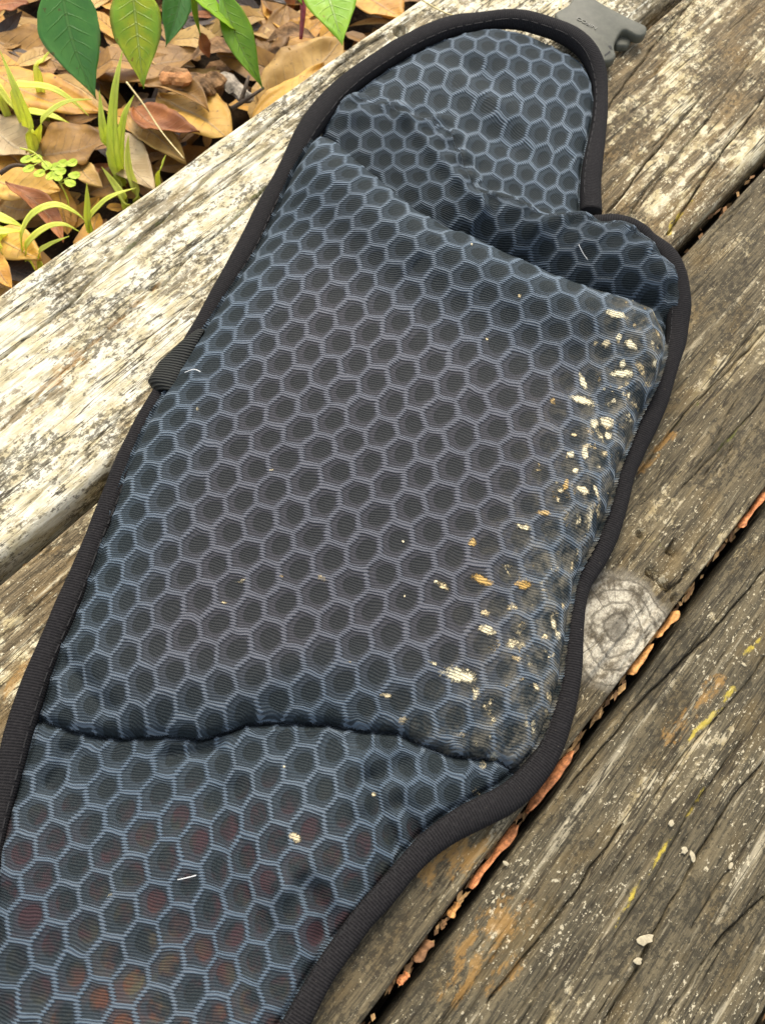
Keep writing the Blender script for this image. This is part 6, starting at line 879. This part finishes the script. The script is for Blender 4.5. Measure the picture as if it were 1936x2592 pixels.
# shrub whose leaves hang into the picture
shrub = empty('leafy_shrub', (520, 330, GROUND), 'leafy green shrub hanging glossy pointed leaves over the litter at the top', 'shrub')
stem_mat = plain('green_brown_stem', (0.16, 0.15, 0.05), 0.6, 0.3, 200)
hub = np.array([470, 250, 55.0])
V, F, uv = sweep(spline([(520, 330, GROUND), (512, 315, -20), (490, 280, 30), tuple(hub)], 24), np.linspace(4.5, 2.2, 24), np.linspace(4.5, 2.2, 24), 8)
link('stem', V, F, stem_mat, shrub)
for k, (nm, b, t, wd, colr, lb, bend, curl, roll) in enumerate(SHRUB_LEAVES):
    V, F, uv = leaf_mesh(b, t, wd, bend, curl, roll, 70 + k, 0.45, 34, 15, 0.4, 0.10, 1.0)
    o = link('leaf', V, F, LM[colr], shrub); uvmap(o, 'leaf', uv)
    bb = np.array(b)
    mid = (bb + hub) / 2 + (0, 0, 18)
    V, F, uv = sweep(spline([tuple(hub), tuple(mid), tuple(bb)], 14), np.linspace(1.5, 0.8, 14), np.linspace(1.5, 0.8, 14), 6)
    q = link('leaf_stalk', V, F, stem_mat); q.parent = o
for k in range(9):                                            # more of the shrub, above the frame
    r = np.random.default_rng(800 + k); b = hub + r.normal(0, 18, 3) + (40, 60, 25); t = b + np.array([r.normal(30, 50), r.normal(50, 50), r.normal(-5, 25)])
    V, F, uv = leaf_mesh(b, t, 24, 0.04, 0.25, 0.1, 90 + k, 0.45, 20, 9, 0.4, 0.1)
    o = link('leaf', V, F, LM[('green', 'green2', 'yellowgreen2')[k % 3]], shrub); uvmap(o, 'leaf', uv)
# red shoot tip
q = np.array(SHRUB_LEAVES[7][2])
V, F, uv = sweep(spline([tuple(q + (6, 8, 6)), tuple(q + (0, 0, -1)), tuple(q + (-9, -7, -12))], 12), np.linspace(1.5, 0.6, 12) * 1.6, np.linspace(1.5, 0.6, 12) * 1.6, 8)
link('red_shoot', V, F, plain('red_shoot_tip', (0.30, 0.045, 0.05), 0.3, 0.3, 400, 0, 0.6), shrub)

gm = [leaf_mat('yellow_grass', (0.86, 0.88, 0.20), (0.78, 0.84, 0.16), (0.72, 0.76, 0.2), 0.5, 0.3, 0.5, veins=0.0), leaf_mat('green_grass', (0.72, 0.82, 0.14), (0.80, 0.86, 0.19), (0.6, 0.72, 0.16), 0.5, 0.3, 0.5, veins=0.0)]
def blade(path, width, name, mat, parent, seed):
    n = 22; P = spline(path, n); T, S, N = frames(P)
    t = np.linspace(0, 1, n); hw = width * 0.5 * np.clip((1 - t ** 2.6), 0.03, 1) * np.clip(0.55 + t * 2.2, 0, 1)
    cols = (-1, -0.5, 0, 0.5, 1); V = []
    for sgn, off in ((1, 0.0), (-1, -0.28)):
        V.append(np.stack([P + S * (hw * c)[:, None] + N * (0.30 * hw * abs(c) + off)[:, None] for c in cols], 1).reshape(-1, 3))
    F = [tuple(f) for f in grid_faces(n, 5).tolist()] + [tuple(f[::-1]) for f in grid_faces(n, 5, n * 5).tolist()]
    for i in range(n - 1):
        a, d, m_ = i * 5, (i + 1) * 5, n * 5
        F += [(a, d, d + m_, a + m_), (a + 4 + m_, d + 4 + m_, d + 4, a + 4)]
    uv = np.stack([np.repeat(t, 5), np.tile(cols, n)], 1); uv = np.r_[uv, uv]
    o = link(name, np.concatenate(V), [f[::-1] for f in F], mat, parent); uvmap(o, 'leaf', uv)
    return o
for k, (lb, blades) in enumerate(GRASS):
    foot = np.array(blades[0][0][0])
    tf = empty('grass_tuft', (foot[0], foot[1], GROUND), lb, 'grass', 'grass tufts in the litter')
    for j, (path, wd) in enumerate(blades):
        p0 = np.array(path[0]); root = (p0[0] * 0.7 + foot[0] * 0.3, p0[1] * 0.7 + foot[1] * 0.3, GROUND - 2)
        blade([root] + list(path), wd * 1.35, 'blade', gm[1 if k == 0 and j < 3 else 0], tf, j)

seedling = empty('seedling', (SEED_STEM[-1][0], SEED_STEM[-1][1], GROUND), 'tiny bright seedling with small round leaflets in pairs', 'seedling')
V, F, uv = sweep(spline(list(SEED_STEM) + [(SEED_STEM[-1][0], SEED_STEM[-1][1], GROUND - 1)], 30), 0.45, 0.45, 6)
link('stem', V, F, gm[0], seedling)
lf = leaf_mat('seedling_leaflet', (0.55, 0.66, 0.05), (0.46, 0.60, 0.05), (0.60, 0.70, 0.14), 0.5, 0.3, 0.3, veins=0.1)
sp = spline(SEED_STEM, 60)
for k, p in enumerate(SEED_LEAFLETS):
    p = np.array(p); near_ = sp[np.argmin(np.linalg.norm(sp - p, axis=1))]
    d = p - near_; d[2] = 0; L = np.linalg.norm(d); d = d / L if L > 1e-3 else np.array([1.0, 0, 0])
    a = 2.9; u = d; v = np.cross((0, 0, 1.0), u); n = 14
    ring = [(p + u * a * math.cos(2 * math.pi * i / n) * 1.1 + v * a * 0.85 * math.sin(2 * math.pi * i / n) + np.array([0, 0, 0.35 + 0.3 * math.sin(i)])) for i in range(n)]
    V = [p] + ring + [p - (0, 0, 0.3)] + [q_ - (0, 0, 0.3) for q_ in ring]
    F = [(0, 1 + i, 1 + (i + 1) % n) for i in range(n)] + [(n + 1, n + 2 + (i + 1) % n, n + 2 + i) for i in range(n)] + [(1 + i, n + 2 + i, n + 2 + (i + 1) % n, 1 + (i + 1) % n) for i in range(n)]
    o = link('leaflet', V, F, lf, seedling, smooth=False); uvmap(o, 'leaf', [(0.5, 0.0)] + [(0.5 + 0.4 * math.cos(2 * math.pi * i / n), math.sin(2 * math.pi * i / n)) for i in range(n)] + [(0.5, 0.0)] + [(0.5, 0.5)] * n)
    V, F, uv = sweep(np.array([near_, (near_ + p) / 2 + (0, 0, 0.4), p]), 0.25, 0.25, 5); q = link('leaflet_stalk', V, F, gm[0]); q.parent = o

straw_mat = plain('dry_straw', (0.62, 0.50, 0.24), 0.6, 0.2, 300)
for nm, path, r_, lb in (('straw', STRAW, 0.55, 'thin dry straw leaning over the tan leaf to the deck edge'), ('straw', STRAW_TOP, 0.5, 'thin yellow straw lying on the pale board above the belt tip'), ('dry_stalk', STALK_TOP, 0.75, 'short pale dry stalk standing behind the buckle at the top edge')):
    V, F, uv = sweep(spline(path, 30), np.linspace(r_, r_ * 0.6, 30), np.linspace(r_, r_ * 0.6, 30), 6)
    tag(link(nm, V, F, straw_mat, origin=V[0]), lb, 'straw')
twig_mat = plain('dark_twig', (0.085, 0.06, 0.04), 0.85, 0.4, 300, 0.0004)
for k, (path, lb) in enumerate(zip(TWIGS, ('thin dark twig lying below the broad tan leaf', 'dark curved twig at the left edge beside the seedling', 'short brown twig crossing the grey bark chip'))):
    V, F, uv = sweep(spline(path, 16), np.linspace(1.4, 0.8, 16), np.linspace(1.4, 0.8, 16), 7); tag(link('twig', V, F, twig_mat, origin=V[0]), lb, 'twig')
bm = {'brown': plain('brown_bark', (0.19, 0.105, 0.045), 0.9, 0.65, 110, 0.004), 'orange': plain('orange_bark', (0.42, 0.19, 0.07), 0.85, 0.45, 160, 0.002), 'grey': plain('grey_bark', (0.28, 0.235, 0.18), 0.9, 0.6, 130, 0.004)}
for k, ((a_b, wd, cl), lb) in enumerate(zip(BARK, ('large dark brown bark chunk under the yellow green leaf tip', 'orange bark chip lying on the dark bark chunk', 'grey ridged bark chip left of the broad tan leaf', 'rough brown bark chip below the glossy hanging leaf'))):
    a, b = np.array(a_b[0]), np.array(a_b[1]); n = 20; ax = b - a; L = np.linalg.norm(ax); ax /= L; sd_ = np.cross(ax, (0, 0, 1)); 
    t = np.linspace(0, 1, n); V = []
    for j in range(10):
        an = 2 * math.pi * j / 10
        rr_ = wd * 0.5 * (0.85 + 0.35 * vnoise(t * 7, t * 0 + j * 0.9, 600 + k, 3)) * np.clip(np.minimum(t, 1 - t) * 9 + 0.35, 0, 1)
        V.append(a + ax * (t * L)[:, None] + sd_ * (rr_ * math.cos(an))[:, None] + np.array([0, 0, 1.0]) * (rr_ * 0.5 * math.sin(an))[:, None])
    V = np.stack(V, 1).reshape(-1, 3); F = [(i * 10 + j, i * 10 + (j + 1) % 10, (i + 1) * 10 + (j + 1) % 10, (i + 1) * 10 + j) for i in range(n - 1) for j in range(10)] + [tuple(range(10))[::-1], tuple(range((n - 1) * 10, n * 10))]
    tag(link('bark_chip', V, F, bm[cl], smooth=False, origin=V.mean(0)), lb, 'bark chip')

# uncountable mulch: leaf fragments and chips under the leaves, all round the deck
r = np.random.default_rng(5); V = []; F = []; M = []; UV = []
mm_list = [LM['brown'], LM['dark'], LM['tan'], LM['rust'], bm['brown'], LM['orange']]
def spot(k):
    while True:
        if k < 1300: x, y = r.uniform(-80, 620), r.uniform(4, 420)
        else: x, y = r.uniform(-700, 1200), r.uniform(-1100, 800)
        if not (-430 < x < 970 and -590 < y < 2): return x, y
for k in range(3000):
    x, y = spot(k); z = GROUND + 2 + 9 * r.random()
    L = r.uniform(8, 46) if k >= 1300 else r.uniform(8, 52); wd = L * r.uniform(0.25, 0.55); a = r.uniform(0, 2 * math.pi)
    u = np.array([math.cos(a), math.sin(a), r.normal(0, 0.16)]); v = np.array([-math.sin(a), math.cos(a), r.normal(0, 0.22)]); b = len(V)
    cz = r.normal(0, 0.12) * L
    prof = ((-1, 0.06), (-0.6, 0.7), (0, 1.0), (0.6, 0.7), (1, 0.06))
    for s, w_ in prof:
        zc = -cz * (1 - s * s)
        for q_ in (-1, 0, 1):
            V.append(np.array([x, y, z + zc + abs(q_) * w_ * wd * 0.10]) + u * s * L * 0.5 + v * q_ * w_ * wd * 0.5 * r.uniform(0.8, 1.2)); UV.append(((s + 1) / 2, q_))
    for i in range(4):
        for j in range(2): F.append((b + i * 3 + j + 1, b + i * 3 + j, b + (i + 1) * 3 + j, b + (i + 1) * 3 + j + 1)); M.append(0)
    mi = int(r.choice(6, p=[0.34, 0.08, 0.22, 0.10, 0.10, 0.16])); M[-8:] = [mi] * 8
o = link('leaf_litter', V, F, mm_list[0], smooth=False)
for m_ in mm_list[1:]: o.data.materials.append(m_)
o.data.polygons.foreach_set('material_index', M); uvmap(o, 'leaf', UV)
tag(o, 'loose brown mulch and leaf fragments covering the ground', 'leaf litter', kind='stuff')
